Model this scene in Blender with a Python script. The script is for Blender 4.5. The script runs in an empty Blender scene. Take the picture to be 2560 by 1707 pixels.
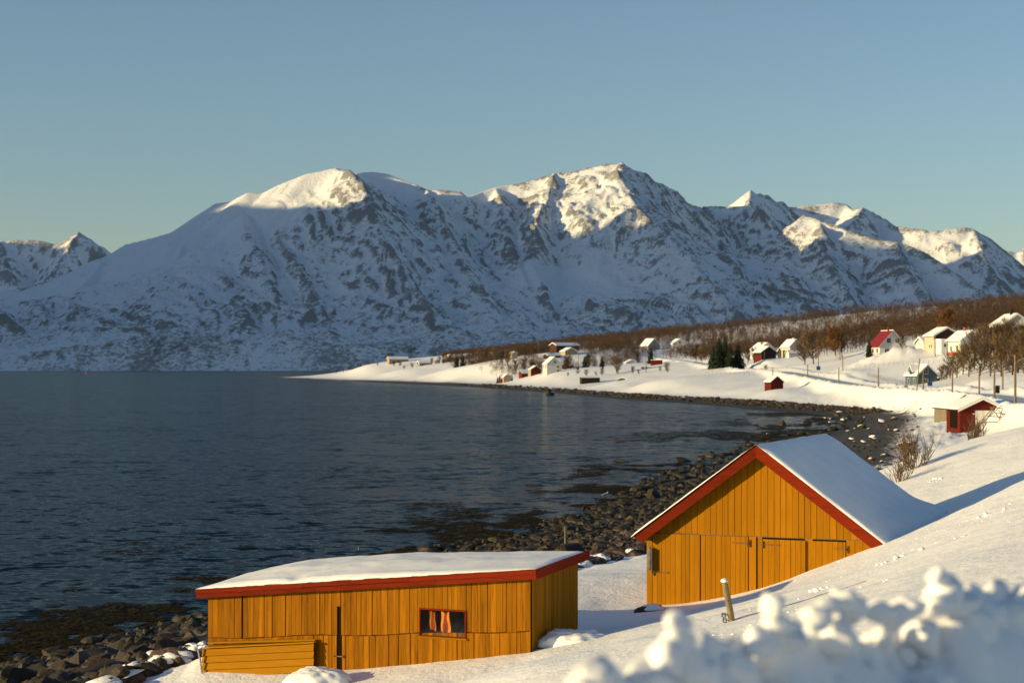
import bpy, bmesh, math, random
import numpy as np
from mathutils import Vector, Matrix

random.seed(7)
rng = np.random.default_rng(7)
SC = bpy.context.scene
COL = SC.collection
R = math.radians

# ------------------------------------------------------------------ camera, sky, sun, exposure
FPX = 4267.0            # focal length in photograph pixels (60 mm on a 36 mm sensor)
CAMZ = 8.5              # eye height above the fjord
VH = 921.0              # row of the eye-level horizon in the photograph
cam_d = bpy.data.cameras.new("camera")
cam_d.lens = 60.0
cam_d.sensor_width = 36.0
cam_d.shift_y = (VH - 853.5) / 2560.0
cam_d.clip_start = 0.1
cam_d.clip_end = 60000.0
cam_d.dof.use_dof = True
cam_d.dof.focus_distance = 44.0
cam_d.dof.aperture_fstop = 2.4
cam = bpy.data.objects.new("camera", cam_d)
COL.objects.link(cam)
cam.location = (0, 0, CAMZ)
cam.rotation_euler = (R(90), 0, 0)
SC.camera = cam

SUN_AZ = 72.0           # degrees to the left of straight behind the camera
SUN_EL = 9.5
sa, se = R(SUN_AZ), R(SUN_EL)
TO_SUN = Vector((-math.sin(sa) * math.cos(se), -math.cos(sa) * math.cos(se), math.sin(se)))

w = bpy.data.worlds.new("World")
SC.world = w
w.use_nodes = True
nt = w.node_tree
bg = nt.nodes["Background"]
sky = nt.nodes.new("ShaderNodeTexSky")
sky.sky_type = 'NISHITA'
sky.sun_disc = False
sky.sun_elevation = se
sky.sun_rotation = R(180 + SUN_AZ)
sky.altitude = 50
sky.air_density = 1.0
sky.dust_density = 0.5
sky.ozone_density = 2.5
nt.links.new(sky.outputs[0], bg.inputs[0])
bg.inputs[1].default_value = 0.102

sun_d = bpy.data.lights.new("sun", 'SUN')
sun_d.energy = 5.0
sun_d.angle = R(0.5)
sun_d.color = (1.0, 0.76, 0.37)
sun = bpy.data.objects.new("sun", sun_d)
COL.objects.link(sun)
sun.rotation_euler = TO_SUN.to_track_quat('Z', 'Y').to_euler()
sun.location = (-30, -10, 40)

SC.view_settings.view_transform = 'Standard'
SC.view_settings.look = 'None'
SC.view_settings.gamma = 1.0
SC.view_settings.use_curve_mapping = False
SC.view_settings.exposure = 0.47
SC.render.engine = 'CYCLES'
SC.cycles.use_denoising = True
SC.cycles.max_bounces = 6
SC.cycles.diffuse_bounces = 3
SC.cycles.glossy_bounces = 3
SC.cycles.transparent_max_bounces = 8
SC.cycles.caustics_reflective = False
SC.cycles.caustics_refractive = False


# ------------------------------------------------------------------ helpers
def px(u, v, y):
    """A point of the place seen at photograph pixel (u, v), y metres ahead."""
    return ((u - 1280.0) / FPX * y, y, CAMZ - (v - VH) / FPX * y)


def ux(u, y):
    return (u - 1280.0) / FPX * y


_perm = np.random.default_rng(3).permutation(256)
_perm = np.concatenate([_perm, _perm, _perm])
_ga = np.random.default_rng(4).uniform(0, 2 * math.pi, 256)
_gx, _gy = np.cos(_ga), np.sin(_ga)


def perlin(x, y, seed=0):
    x = np.asarray(x, float) + seed * 17.31
    y = np.asarray(y, float) + seed * 9.77
    xi = np.floor(x).astype(int)
    yi = np.floor(y).astype(int)
    xf, yf = x - xi, y - yi
    xi &= 255
    yi &= 255
    u = xf * xf * xf * (xf * (xf * 6 - 15) + 10)
    v = yf * yf * yf * (yf * (yf * 6 - 15) + 10)

    def g(ix, iy, dx, dy):
        h = _perm[_perm[ix & 255] + (iy & 255)]
        return _gx[h] * dx + _gy[h] * dy
    a = g(xi, yi, xf, yf)
    b = g(xi + 1, yi, xf - 1, yf)
    c = g(xi, yi + 1, xf, yf - 1)
    d = g(xi + 1, yi + 1, xf - 1, yf - 1)
    return (a + u * (b - a)) * (1 - v) + (c + u * (d - c)) * v


def fbm(x, y, octv=5, seed=0, gain=0.5):
    s, a, f = 0, 1.0, 1.0
    for i in range(octv):
        s = s + a * perlin(x * f, y * f, seed + i * 3)
        a *= gain
        f *= 2.03
    return s


def ridged(x, y, octv=5, seed=0, gain=0.5):
    s, a, f, tot = 0, 1.0, 1.0, 0
    for i in range(octv):
        s = s + a * (1 - 2.2 * np.abs(perlin(x * f, y * f, seed + i * 5)))
        tot += a
        a *= gain
        f *= 2.07
    return s / tot


def sstep(a, b, x):
    t = np.clip((x - a) / (b - a), 0, 1)
    return t * t * (3 - 2 * t)


def mesh_np(name, verts, faces, smooth=False, attrs=None):
    me = bpy.data.meshes.new(name)
    verts = np.asarray(verts, dtype=np.float32)
    faces = np.asarray(faces, dtype=np.int32)
    nf, k = faces.shape
    me.vertices.add(len(verts))
    me.vertices.foreach_set("co", verts.ravel())
    me.loops.add(nf * k)
    me.loops.foreach_set("vertex_index", faces.ravel())
    me.polygons.add(nf)
    me.polygons.foreach_set("loop_start", np.arange(0, nf * k, k, dtype=np.int32))
    me.polygons.foreach_set("use_smooth", np.full(nf, smooth))
    if attrs:
        for n, arr in attrs.items():
            at = me.attributes.new(n, 'FLOAT', 'POINT')
            at.data.foreach_set("value", np.asarray(arr, dtype=np.float32))
    me.update(calc_edges=True)
    me.validate()
    return me


def grid_faces(nr, nc):
    i = np.arange(nr * nc).reshape(nr, nc)
    return np.stack([i[:-1, :-1], i[:-1, 1:], i[1:, 1:], i[1:, :-1]], -1).reshape(-1, 4)


def link(name, me, mat=None, parent=None):
    o = bpy.data.objects.new(name, me)
    COL.objects.link(o)
    if mat is not None and me is not None and not me.materials:
        me.materials.append(mat)
    if parent is not None:
        o.parent = parent
    return o


def tag(o, label=None, cat=None, group=None, kind=None):
    if label:
        o["label"] = label
    if cat:
        o["category"] = cat
    if group:
        o["group"] = group
    if kind:
        o["kind"] = kind
    return o


def empty(name, loc, rz=0.0, label=None, cat=None, group=None):
    o = bpy.data.objects.new(name, None)
    o.empty_display_size = 0.2
    COL.objects.link(o)
    o.location = loc
    o.rotation_euler = (0, 0, rz)
    return tag(o, label, cat, group)


def copy_tree(o, parent=None):
    c = o.copy()
    COL.objects.link(c)
    c.parent = parent
    for ch in list(o.children):
        copy_tree(ch, c)
    return c


class MB:
    """Collects shapes for ONE mesh."""

    def __init__(s):
        s.v, s.f = [], []

    def add(s, vs, fs):
        n = len(s.v)
        s.v += [tuple(p) for p in vs]
        s.f += [tuple(i + n for i in f) for f in fs]
        return s

    def box(s, x0, x1, y0, y1, z0, z1):
        return s.add([(x0, y0, z0), (x1, y0, z0), (x1, y1, z0), (x0, y1, z0),
                      (x0, y0, z1), (x1, y0, z1), (x1, y1, z1), (x0, y1, z1)],
                     [(0, 3, 2, 1), (4, 5, 6, 7), (0, 1, 5, 4), (1, 2, 6, 5), (2, 3, 7, 6), (3, 0, 4, 7)])

    def prism_y(s, poly, y0, y1):
        """poly: (x, z) outline counter-clockwise seen from -y, pushed from y0 to y1."""
        n = len(poly)
        vs = [(x, y0, z) for x, z in poly] + [(x, y1, z) for x, z in poly]
        fs = [tuple(range(n)), tuple(range(2 * n - 1, n - 1, -1))]
        fs += [(i, i + n, (i + 1) % n + n, (i + 1) % n) for i in range(n)]
        return s.add(vs, fs)

    def prism_x(s, poly, x0, x1):
        """poly: (y, z) outline, pushed from x0 to x1."""
        n = len(poly)
        vs = [(x0, y, z) for y, z in poly] + [(x1, y, z) for y, z in poly]
        fs = [tuple(range(n)), tuple(range(2 * n - 1, n - 1, -1))]
        fs += [(i, i + n, (i + 1) % n + n, (i + 1) % n) for i in range(n)]
        return s.add(vs, fs)

    def tube(s, pts, rad, n=6, cap=True):
        pts = [Vector(p) for p in pts]
        if not hasattr(rad, '__len__'):
            rad = [rad] * len(pts)
        base = len(s.v)
        ref = None
        for i, p in enumerate(pts):
            d = (pts[min(i + 1, len(pts) - 1)] - pts[max(i - 1, 0)]).normalized()
            if ref is None:
                ref = Vector((1, 0, 0)) if abs(d.x) < 0.9 else Vector((0, 1, 0))
            a = d.cross(ref).normalized()
            b = d.cross(a).normalized()
            ref = -b if False else ref
            for k in range(n):
                t = 2 * math.pi * k / n
                s.v.append(tuple(p + (a * math.cos(t) + b * math.sin(t)) * rad[i]))
        for i in range(len(pts) - 1):
            for k in range(n):
                k2 = (k + 1) % n
                s.f.append((base + i * n + k, base + i * n + k2, base + (i + 1) * n + k2, base + (i + 1) * n + k))
        if cap:
            s.f.append(tuple(base + k for k in range(n))[::-1])
            e = base + (len(pts) - 1) * n
            s.f.append(tuple(e + k for k in range(n)))
        return s

    def build(s, name, mat, parent=None, smooth=False, fix=True):
        me = bpy.data.meshes.new(name)
        me.from_pydata(s.v, [], s.f)
        if fix:
            bm = bmesh.new()
            bm.from_mesh(me)
            bmesh.ops.recalc_face_normals(bm, faces=bm.faces)
            bm.to_mesh(me)
            bm.free()
        if smooth:
            me.polygons.foreach_set("use_smooth", np.ones(len(me.polygons), bool))
        me.update()
        return link(name, me, mat, parent)


# ------------------------------------------------------------------ materials
class NT:
    def __init__(s, name):
        s.m = bpy.data.materials.new(name)
        s.m.use_nodes = True
        s.t = s.m.node_tree
        s.b = s.t.nodes["Principled BSDF"]
        s.tc = None

    def n(s, typ, **kw):
        nd = s.t.nodes.new(typ)
        for k, v in kw.items():
            setattr(nd, k, v)
        return nd

    def l(s, a, b):
        s.t.links.new(a, b)

    def coord(s, which='Object', scale=None, loc=None, rot=None):
        if s.tc is None:
            s.tc = s.n("ShaderNodeTexCoord")
        if scale is None and loc is None:
            return s.tc.outputs[which]
        mp = s.n("ShaderNodeMapping")
        s.l(s.tc.outputs[which], mp.inputs[0])
        if scale is not None:
            mp.inputs['Scale'].default_value = scale
        if loc is not None and not isinstance(loc, tuple):
            s.l(loc, mp.inputs['Location'])
        elif loc is not None:
            mp.inputs['Location'].default_value = loc
        if rot is not None:
            mp.inputs['Rotation'].default_value = rot
        return mp.outputs[0]

    def noise(s, vec, scale, detail=4, rough=0.55, dist=0.0):
        nd = s.n("ShaderNodeTexNoise")
        s.l(vec, nd.inputs['Vector'])
        nd.inputs['Scale'].default_value = scale
        nd.inputs['Detail'].default_value = detail
        nd.inputs['Roughness'].default_value = rough
        nd.inputs['Distortion'].default_value = dist
        return nd.outputs['Fac']

    def math(s, op, a, b=None, clamp=False):
        nd = s.n("ShaderNodeMath", operation=op, use_clamp=clamp)
        for i, x in enumerate((a, b)):
            if x is None:
                continue
            if isinstance(x, (int, float)):
                nd.inputs[i].default_value = x
            else:
                s.l(x, nd.inputs[i])
        return nd.outputs[0]

    def ramp(s, fac, stops, interp='LINEAR'):
        nd = s.n("ShaderNodeValToRGB")
        s.l(fac, nd.inputs[0])
        cr = nd.color_ramp
        cr.interpolation = interp
        while len(cr.elements) < len(stops):
            cr.elements.new(0.5)
        for e, (p, c) in zip(cr.elements, stops):
            e.position = p
            e.color = (*c, 1) if len(c) == 3 else c
        return nd.outputs[0]

    def rng(s, fac, a, b, c=0.0, d=1.0):
        nd = s.n("ShaderNodeMapRange")
        s.l(fac, nd.inputs[0])
        nd.inputs[1].default_value = a
        nd.inputs[2].default_value = b
        nd.inputs[3].default_value = c
        nd.inputs[4].default_value = d
        return nd.outputs[0]

    def mix(s, fac, a, b, blend='MIX'):
        nd = s.n("ShaderNodeMix", data_type='RGBA', blend_type=blend)
        if isinstance(fac, (int, float)):
            nd.inputs[0].default_value = fac
        else:
            s.l(fac, nd.inputs[0])
        for i, x in ((6, a), (7, b)):
            if isinstance(x, tuple):
                nd.inputs[i].default_value = (*x, 1) if len(x) == 3 else x
            else:
                s.l(x, nd.inputs[i])
        return nd.outputs[2]

    def bump(s, h, strength=0.3, dist=0.02, normal=None):
        nd = s.n("ShaderNodeBump")
        nd.inputs['Strength'].default_value = strength
        nd.inputs['Distance'].default_value = dist
        s.l(h, nd.inputs['Height'])
        if normal is not None:
            s.l(normal, nd.inputs['Normal'])
        s.l(nd.outputs[0], s.b.inputs['Normal'])
        return nd.outputs[0]

    def set(s, color=None, rough=0.7, spec=0.3):
        if color is not None:
            if isinstance(color, tuple):
                s.b.inputs['Base Color'].default_value = (*color, 1)
            else:
                s.l(color, s.b.inputs['Base Color'])
        if isinstance(rough, (int, float)):
            s.b.inputs['Roughness'].default_value = rough
        else:
            s.l(rough, s.b.inputs['Roughness'])
        s.b.inputs['Specular IOR Level'].default_value = spec
        return s.m


SNOW = (0.84, 0.85, 0.87)


def simple(name, c, var=0.25, scale=3.0, rough=0.75, spec=0.25, bumpd=0.0):
    t = NT(name)
    n = t.noise(t.coord(), scale, 5, 0.6)
    lo = tuple(max(0, x * (1 - var)) for x in c)
    hi = tuple(min(0.9, x * (1 + var)) for x in c)
    col = t.ramp(n, [(0.3, lo), (0.7, hi)])
    if bumpd:
        t.bump(n, 0.5, bumpd)
    return t.set(col, rough, spec)


def snow_mat(name, fine=14.0, d=0.012, crust=0.5):
    t = NT(name)
    c = t.coord()
    a = t.noise(c, fine, 4, 0.6)
    b = t.noise(c, fine * 0.17, 3, 0.5)
    h = t.math('ADD', t.math('MULTIPLY', a, crust), t.math('MULTIPLY', b, 2.2))
    t.bump(h, 0.75, d)
    col = t.ramp(b, [(0.3, (0.80, 0.815, 0.84)), (0.7, (0.88, 0.885, 0.89))])
    return t.set(col, 0.55, 0.25)


def plank_mat(name, c_dark, c_mid, c_light, wear=0.5, axis='z', grey=None, lo=0.74):
    """Painted weathered boards: grain along the board, every board its own tint."""
    t = NT(name)
    oi = t.n("ShaderNodeObjectInfo")
    rnd = oi.outputs['Random']
    comb = t.n("ShaderNodeCombineXYZ")
    for i in range(3):
        t.l(t.math('MULTIPLY', rnd, 37.0 + 11 * i), comb.inputs[i])
    sc = {'z': (22, 22, 1.3), 'x': (1.3, 22, 22), 'y': (22, 1.3, 22)}[axis]
    v = t.coord('Object', sc, comb.outputs[0])
    g = t.noise(v, 1.0, 6, 0.65, 0.3)
    v2 = t.coord('Object', tuple(x * 0.22 for x in sc), comb.outputs[0])
    g2 = t.noise(v2, 1.0, 3, 0.6)
    col = t.ramp(g, [(0.22, c_dark), (0.5, c_mid), (0.8, c_light)])
    f = t.math('MULTIPLY', t.rng(g2, 0.42, 0.72), wear, True)
    col = t.mix(f, col, grey or tuple(x * 0.45 for x in c_mid))
    tint = t.rng(rnd, 0, 1, lo, 1.12)
    cc = t.n("ShaderNodeCombineColor")
    for i in range(3):
        t.l(tint, cc.inputs[i])
    col = t.mix(1.0, col, cc.outputs[0], 'MULTIPLY')
    t.bump(g, 0.6, 0.006)
    return t.set(col, 0.85, 0.07)


M = {}
M['snow'] = snow_mat('snow')
M['roof_snow'] = snow_mat('roof_snow', 9.0, 0.012, 0.45)
M['far_snow'] = simple('far_snow', (0.84, 0.85, 0.87), 0.02, 0.4, 0.6, 0.2)
M['ochre_barn'] = plank_mat('ochre_barn_paint', (0.24, 0.098, 0.002), (0.32, 0.130, 0.003), (0.36, 0.148, 0.004), 0.18, lo=0.86)
M['ochre_shed'] = plank_mat('ochre_shed_paint', (0.11, 0.040, 0.003), (0.30, 0.115, 0.003), (0.37, 0.147, 0.005), 0.65)
M['ochre_side'] = plank_mat('ochre_side_paint', (0.23, 0.10, 0.005), (0.31, 0.133, 0.006), (0.35, 0.155, 0.008), 0.25)
M['ochre_lap'] = plank_mat('ochre_lap_paint', (0.28, 0.12, 0.004), (0.35, 0.152, 0.005), (0.39, 0.172, 0.007), 0.12, 'x')
M['red_trim'] = plank_mat('red_trim_paint', (0.085, 0.009, 0.003), (0.165, 0.017, 0.004), (0.20, 0.022, 0.005), 0.2, 'x')
M['red_trim_y'] = plank_mat('red_trim_side_paint', (0.12, 0.013, 0.005), (0.19, 0.020, 0.006), (0.22, 0.025, 0.007), 0.15, 'y')
M['dark'] = simple('gap_shade_black', (0.014, 0.010, 0.007), 0.3, 3.0, 0.95, 0.0)  # near-black stands in for shade in gaps and openings; also colours the wire insulators
M['iron'] = simple('rusty_iron', (0.16, 0.075, 0.02), 0.4, 20, 0.7, 0.4)
M['grey_wood'] = plank_mat('weathered_wood', (0.10, 0.085, 0.06), (0.22, 0.19, 0.14), (0.34, 0.30, 0.23), 0.4)
M['pole'] = simple('pole_wood', (0.17, 0.125, 0.08), 0.35, 4)
M['metal'] = simple('galvanised_metal', (0.30, 0.31, 0.32), 0.2, 12, 0.45, 0.6)

# ------------------------------------------------------------------ layout of the land
# shoreline x(y) and edge of the snow x(y); sea level is z = 0
XS = np.array([(-40, -17), (0, -16), (30, -15.5), (45, -15), (51, -12.8), (59.6, -9.6), (70, -6.4), (78, -3.6), (88, 0.6), (96, 3.6), (110, 7.8),
               (140, 13.8), (173, 22.5), (215, 35), (250, 47), (273, 52), (300, 55), (335, 53), (374, 49.5), (442, 36.6), (567, 17), (788, -16),
               (1000, -72), (1250, -140), (1511, -207), (1540, -190), (1600, -100), (1800, 200)], float)
XE = np.array([(-40, -9), (0, -9), (30, -9.2), (40, -9.0), (45, -7.4), (50, -5.2), (57, -0.6), (63, 2.65), (70, 6.2), (85, 12.5), (110, 21.5),
               (134, 30), (160, 36), (200, 46), (240, 57), (284, 66), (330, 66), (374, 61), (438, 53), (476, 43), (567, 28), (644, 19), (888, -22),
               (1000, -55), (1250, -128), (1511, -202), (1540, -185), (1600, -95), (1800, 205)], float)


def xs_f(y):
    return np.interp(y, XS[:, 0], XS[:, 1])


def xe_f(y):
    return np.interp(y, XE[:, 0], XE[:, 1])


def zedge(y):
    return np.interp(y, [0, 60, 200, 320], [1.25, 1.25, 1.15, 0.8])


ROAD = [px(2760, 1035, 150), px(2640, 1018, 175), px(2560, 1004, 205), px(2449, 985, 262), px(2300, 977, 320), px(2177, 968, 380), px(2060, 948, 450),
        px(1955, 929, 530), px(1880, 926, 590), px(1800, 916, 690), px(1720, 903, 800), px(1650, 894, 930)]
ROAD = np.array(ROAD)

CT = []


def ct(u, v, y):
    CT.append(px(u, v, y))


def cx(x, y, z):
    CT.append((x, y, z))


# near slope and the ground round the two ochre sheds
for x, y, z in [(-10, -8, 5.0), (0, -8, 6.9), (10, -8, 7.1), (-6, 0, 5.2), (0, 0, 6.85), (6, 0, 7.0), (12, 4, 7.2),
                (-6, 8, 3.9), (-2, 8, 5.6), (1.5, 8, 6.55), (5, 9, 6.7), (10, 10, 7.0), (-9, 12, 1.6), (-8, 22, 1.4), (-4, 16, 3.1), (0, 16, 4.95), (3, 16, 5.7),
                (-4.5, 25, 2.3), (-2.2, 23, 3.3), (-2.5, 30, 2.1), (20, 20, 7.2), (18, 35, 6.9), (30, 50, 8.0)]:
    cx(x, y, z)
for u, v, y in [(1132, 1712, 24), (1400, 1640, 26), (1640, 1568, 28), (1820, 1562, 26.5), (2000, 1500, 27), (2210, 1440, 28), (2400, 1350, 28), (2560, 1290, 28),
                (2050, 1570, 20), (2560, 1430, 20), (1700, 1640, 21),
                (521, 1693, 38.4), (700, 1698, 37.6), (1000, 1672, 36.6), (1200, 1650, 35.8), (1320, 1636, 35.4), (1453, 1583, 38.9), (1480, 1545, 42), (1560, 1535, 43.4),
                (1470, 1640, 33.5), (1600, 1580, 36), (1380, 1690, 32),
                (1633, 1520, 44.2), (1785, 1508, 43.5), (1916, 1475, 42.8), (2014, 1431, 42.4), (2112, 1399, 42.0), (2199, 1369, 41.6),
                (1500, 1450, 50), (1560, 1420, 55), (2340, 1297, 50.2), (2290, 1322, 47), (2240, 1372, 40), (2420, 1262, 48), (2560, 1195, 46),
                (2480, 1215, 52), (2380, 1232, 56), (2231, 1217, 62), (2310, 1165, 66), (2395, 1110, 71), (2480, 1090, 74), (2560, 1072, 77), (2700, 1050, 80),
                (2560, 1120, 62), (2250, 1240, 58)]:
    ct(u, v, y)
# hollow behind the near crest, the red boathouse flat and the lower road
for u, v, y in [(2300, 1180, 82), (2450, 1130, 90), (2560, 1110, 95), (2260, 1150, 110), (2400, 1105, 125), (2550, 1085, 125), (2371, 1083, 180), (2440, 1080, 178), (2510, 1072, 178), (2560, 1062, 172),
                (2420, 1035, 215), (2500, 1025, 215), (2300, 1030, 240)]:
    ct(u, v, y)
for y in (40, 50, 63, 85, 110, 134, 160, 200, 240, 284, 330, 374, 438, 476, 567, 644, 888, 1250):
    cx(xe_f(y), y, zedge(y))
    cx(xe_f(y) + 0.05 * y, y, zedge(y) + 0.012 * y * (0.5 if y > 60 else 1))
for p in ROAD:
    CT.append(tuple(p))
# village flat, headland and the wooded hill behind
for u, v, y in [(1475, 956, 700), (1378, 928, 800), (1240, 947, 840), (1345, 949, 800), (1560, 953, 690), (1940, 973, 430), (1960, 985, 408), (2045, 975, 350), (2140, 985, 300),
                (2310, 974, 400), (2240, 965, 410), (2420, 885, 440), (2340, 883, 470), (2230, 893, 500), (2150, 905, 520), (2530, 872, 400), (2640, 880, 380), (2430, 930, 400), (2520, 950, 300), (2560, 975, 250),
                (2380, 950, 410), (2100, 925, 500), (1990, 917, 560), (1700, 940, 560), (1600, 945, 640), (1500, 930, 760), (1640, 912, 760), (1800, 895, 800),
                (1870, 905, 620), (2000, 890, 640), (1590, 880, 960), (1690, 872, 1000), (1400, 880, 960), (1300, 905, 930), (1180, 912, 1050), (1250, 925, 930),
                (992, 905, 1300), (1066, 913, 1220), (914, 912, 1350), (860, 925, 1400), (810, 931, 1430), (1148, 926, 1080), (1000, 925, 1180), (760, 940, 1470),
                (1100, 898, 1420), (1180, 884, 1400), (1300, 873, 1350), (1430, 858, 1300), (1556, 846, 1250), (1700, 832, 1170), (1850, 820, 1100), (2020, 803, 1040), (2177, 791, 1000),
                (2380, 776, 940), (2560, 763, 900), (2750, 750, 880), (2560, 830, 520), (2300, 850, 560), (2000, 862, 760), (2750, 820, 500), (2800, 880, 330), (2800, 940, 250)]:
    ct(u, v, y)
# ground falls away behind the hill
for u, y in [(1100, 1750), (1400, 1750), (1850, 1700), (2300, 1650), (2700, 1600)]:
    cx(ux(u, y), y, 10)

CT = np.array(CT)


def warp(x, y):
    d = np.asarray(y) + 25.0
    return np.asarray(x) / d, np.log(d)


def _tps_fit():
    a, b = warp(CT[:, 0], CT[:, 1])
    q = CT[:, 2] / (CT[:, 1] + 25.0)
    n = len(a)
    r2 = (a[:, None] - a[None]) ** 2 + (b[:, None] - b[None]) ** 2
    K = 0.5 * r2 * np.log(r2 + 1e-12) + np.eye(n) * 2e-4
    P = np.stack([np.ones(n), a, b], 1)
    A = np.zeros((n + 3, n + 3))
    A[:n, :n] = K
    A[:n, n:] = P
    A[n:, :n] = P.T
    sol = np.linalg.solve(A, np.concatenate([q, np.zeros(3)]))
    return a, b, sol


_ta, _tb, _ts = _tps_fit()
_tn = len(_ta)


def tps(x, y):
    a, b = warp(x, y)
    out = np.zeros(a.shape)
    sh = a.shape
    a, b = a.ravel(), b.ravel()
    o = np.zeros(len(a))
    for i0 in range(0, len(a), 40000):
        aa, bb = a[i0:i0 + 40000], b[i0:i0 + 40000]
        r2 = (aa[:, None] - _ta[None]) ** 2 + (bb[:, None] - _tb[None]) ** 2
        o[i0:i0 + 40000] = (0.5 * r2 * np.log(r2 + 1e-12)) @ _ts[:_tn] + _ts[_tn] + _ts[_tn + 1] * aa + _ts[_tn + 2] * bb
    return (o.reshape(sh)) * (np.asarray(y) + 25.0)


def poly_dist(x, y, P):
    """distance to a polyline and interpolated height on it"""
    best = np.full(x.shape, 1e9)
    hz = np.zeros(x.shape)
    for (ax, ay, az), (bx, by, bz) in zip(P[:-1], P[1:]):
        dx, dy = bx - ax, by - ay
        t = np.clip(((x - ax) * dx + (y - ay) * dy) / (dx * dx + dy * dy), 0, 1)
        d = np.hypot(x - ax - t * dx, y - ay - t * dy)
        m = d < best
        best = np.where(m, d, best)
        hz = np.where(m, az + t * (bz - az), hz)
    return best, hz


_RS = []
for i in range(len(ROAD) - 1):
    for k in range(6):
        t = k / 6
        p0 = ROAD[max(i - 1, 0)]
        p1, p2 = ROAD[i], ROAD[i + 1]
        p3 = ROAD[min(i + 2, len(ROAD) - 1)]
        _RS.append(0.5 * ((2 * p1) + (-p0 + p2) * t + (2 * p0 - 5 * p1 + 4 * p2 - p3) * t * t + (-p0 + 3 * p1 - 3 * p2 + p3) * t ** 3))
_RS.append(ROAD[-1])
ROADS = np.array(_RS)

PILES = [(*px(2215, 0, 482)[:2], 9, 3.6), (*px(2255, 0, 478)[:2], 7, 3.8), (*px(2165, 0, 495)[:2], 9, 2.4), (*px(2080, 0, 455)[:2], 8, 3.0), (*px(2050, 0, 470)[:2], 7, 2.6),
         (*px(2372, 0, 448)[:2], 5, 1.8), (*px(2385, 0, 222)[:2], 6, 1.2), (*px(2330, 0, 230)[:2], 6, 1.1), (*px(2290, 0, 240)[:2], 5, 1.0),
         (*px(2430, 0, 215)[:2], 4, 1.0), (*px(2360, 0, 190)[:2], 4, 1.2), (*px(2340, 0, 172)[:2], 3, 1.1), (*px(2520, 0, 205)[:2], 4, 1.3), (*px(2540, 0, 180)[:2], 4, 0.9)]


def height(x, y, detail=True):
    x = np.asarray(x, float)
    y = np.asarray(y, float)
    z = tps(x, y)
    wob = fbm(x / (2 + 0.05 * y), y / (2 + 0.05 * y), 3, 11) * (0.6 + 0.012 * y)
    xs, xe, ze = xs_f(y) + wob, xe_f(y) + wob * 0.5, zedge(y)
    t = (x - xs) / np.maximum(xe - xs, 0.5)
    zb = ze * np.sign(t) * np.abs(t) ** 1.15
    zb = np.where(t < 0, np.maximum(-(xs - x) * 0.09, -6), zb)
    k = sstep(0.0, 1.0, (x - xe) / (0.8 + 0.03 * y))
    z = np.where(x < xe, zb, np.maximum(ze, z) * k + (ze + 0.25 * (x - xe) * 0.1) * (1 - k))
    if detail:
        land = sstep(0.0, 0.6, z - ze * 0.8)
        z = z + land * fbm(x / 5.0, y / 5.0, 4, 21) * 0.10 * sstep(6, 30, y)
        z = z + land * fbm(x / 40.0, y / 40.0, 3, 31) * 0.9 * sstep(120, 300, y)
        # wind ripples and old tracks on the near slope
        z = z + land * ridged(x / 1.6 + 0.3 * y, y / 3.2, 3, 41) * 0.02 * sstep(10, 22, y) * (1 - sstep(90, 160, y))
        for pxx, pyy, r, h in PILES:
            g = np.exp(-((x - pxx) ** 2 + (y - pyy) ** 2) / (r * r))
            z = z + g * h * 0.45 * (1 + 0.8 * fbm(x / (r * 0.33), y / (r * 0.33), 3, 51))
        # stones under the snow at the top of the beach
        band = np.exp(-((x - xe - 0.02 * y) / (0.5 + 0.022 * y)) ** 2) * (0.4 + 0.6 * sstep(55, 120, y))
        z = z + band * np.abs(fbm(x / 1.1, y / 1.4, 3, 61)) * 0.45 * (1 - sstep(330, 500, y))
        # carriageway cut flat with a ploughed berm on both sides
        near = (y > 120) & (y < 960)
        if np.any(near):
            d, hz = poly_dist(np.where(near, x, 1e6), np.where(near, y, 1e6), ROADS)
            f = np.where(near, 1 - sstep(3.6, 9.0, d), 0)
            z = z * (1 - f) + (hz - 0.12) * f
            z = z + np.where(near, np.exp(-((d - 5.0) / 1.1) ** 2) * (1.0 + 0.5 * fbm(x / 3, y / 3, 3, 71)), 0)
    return z


def H(x, y):
    return float(height(np.array([x]), np.array([y]))[0])


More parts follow.
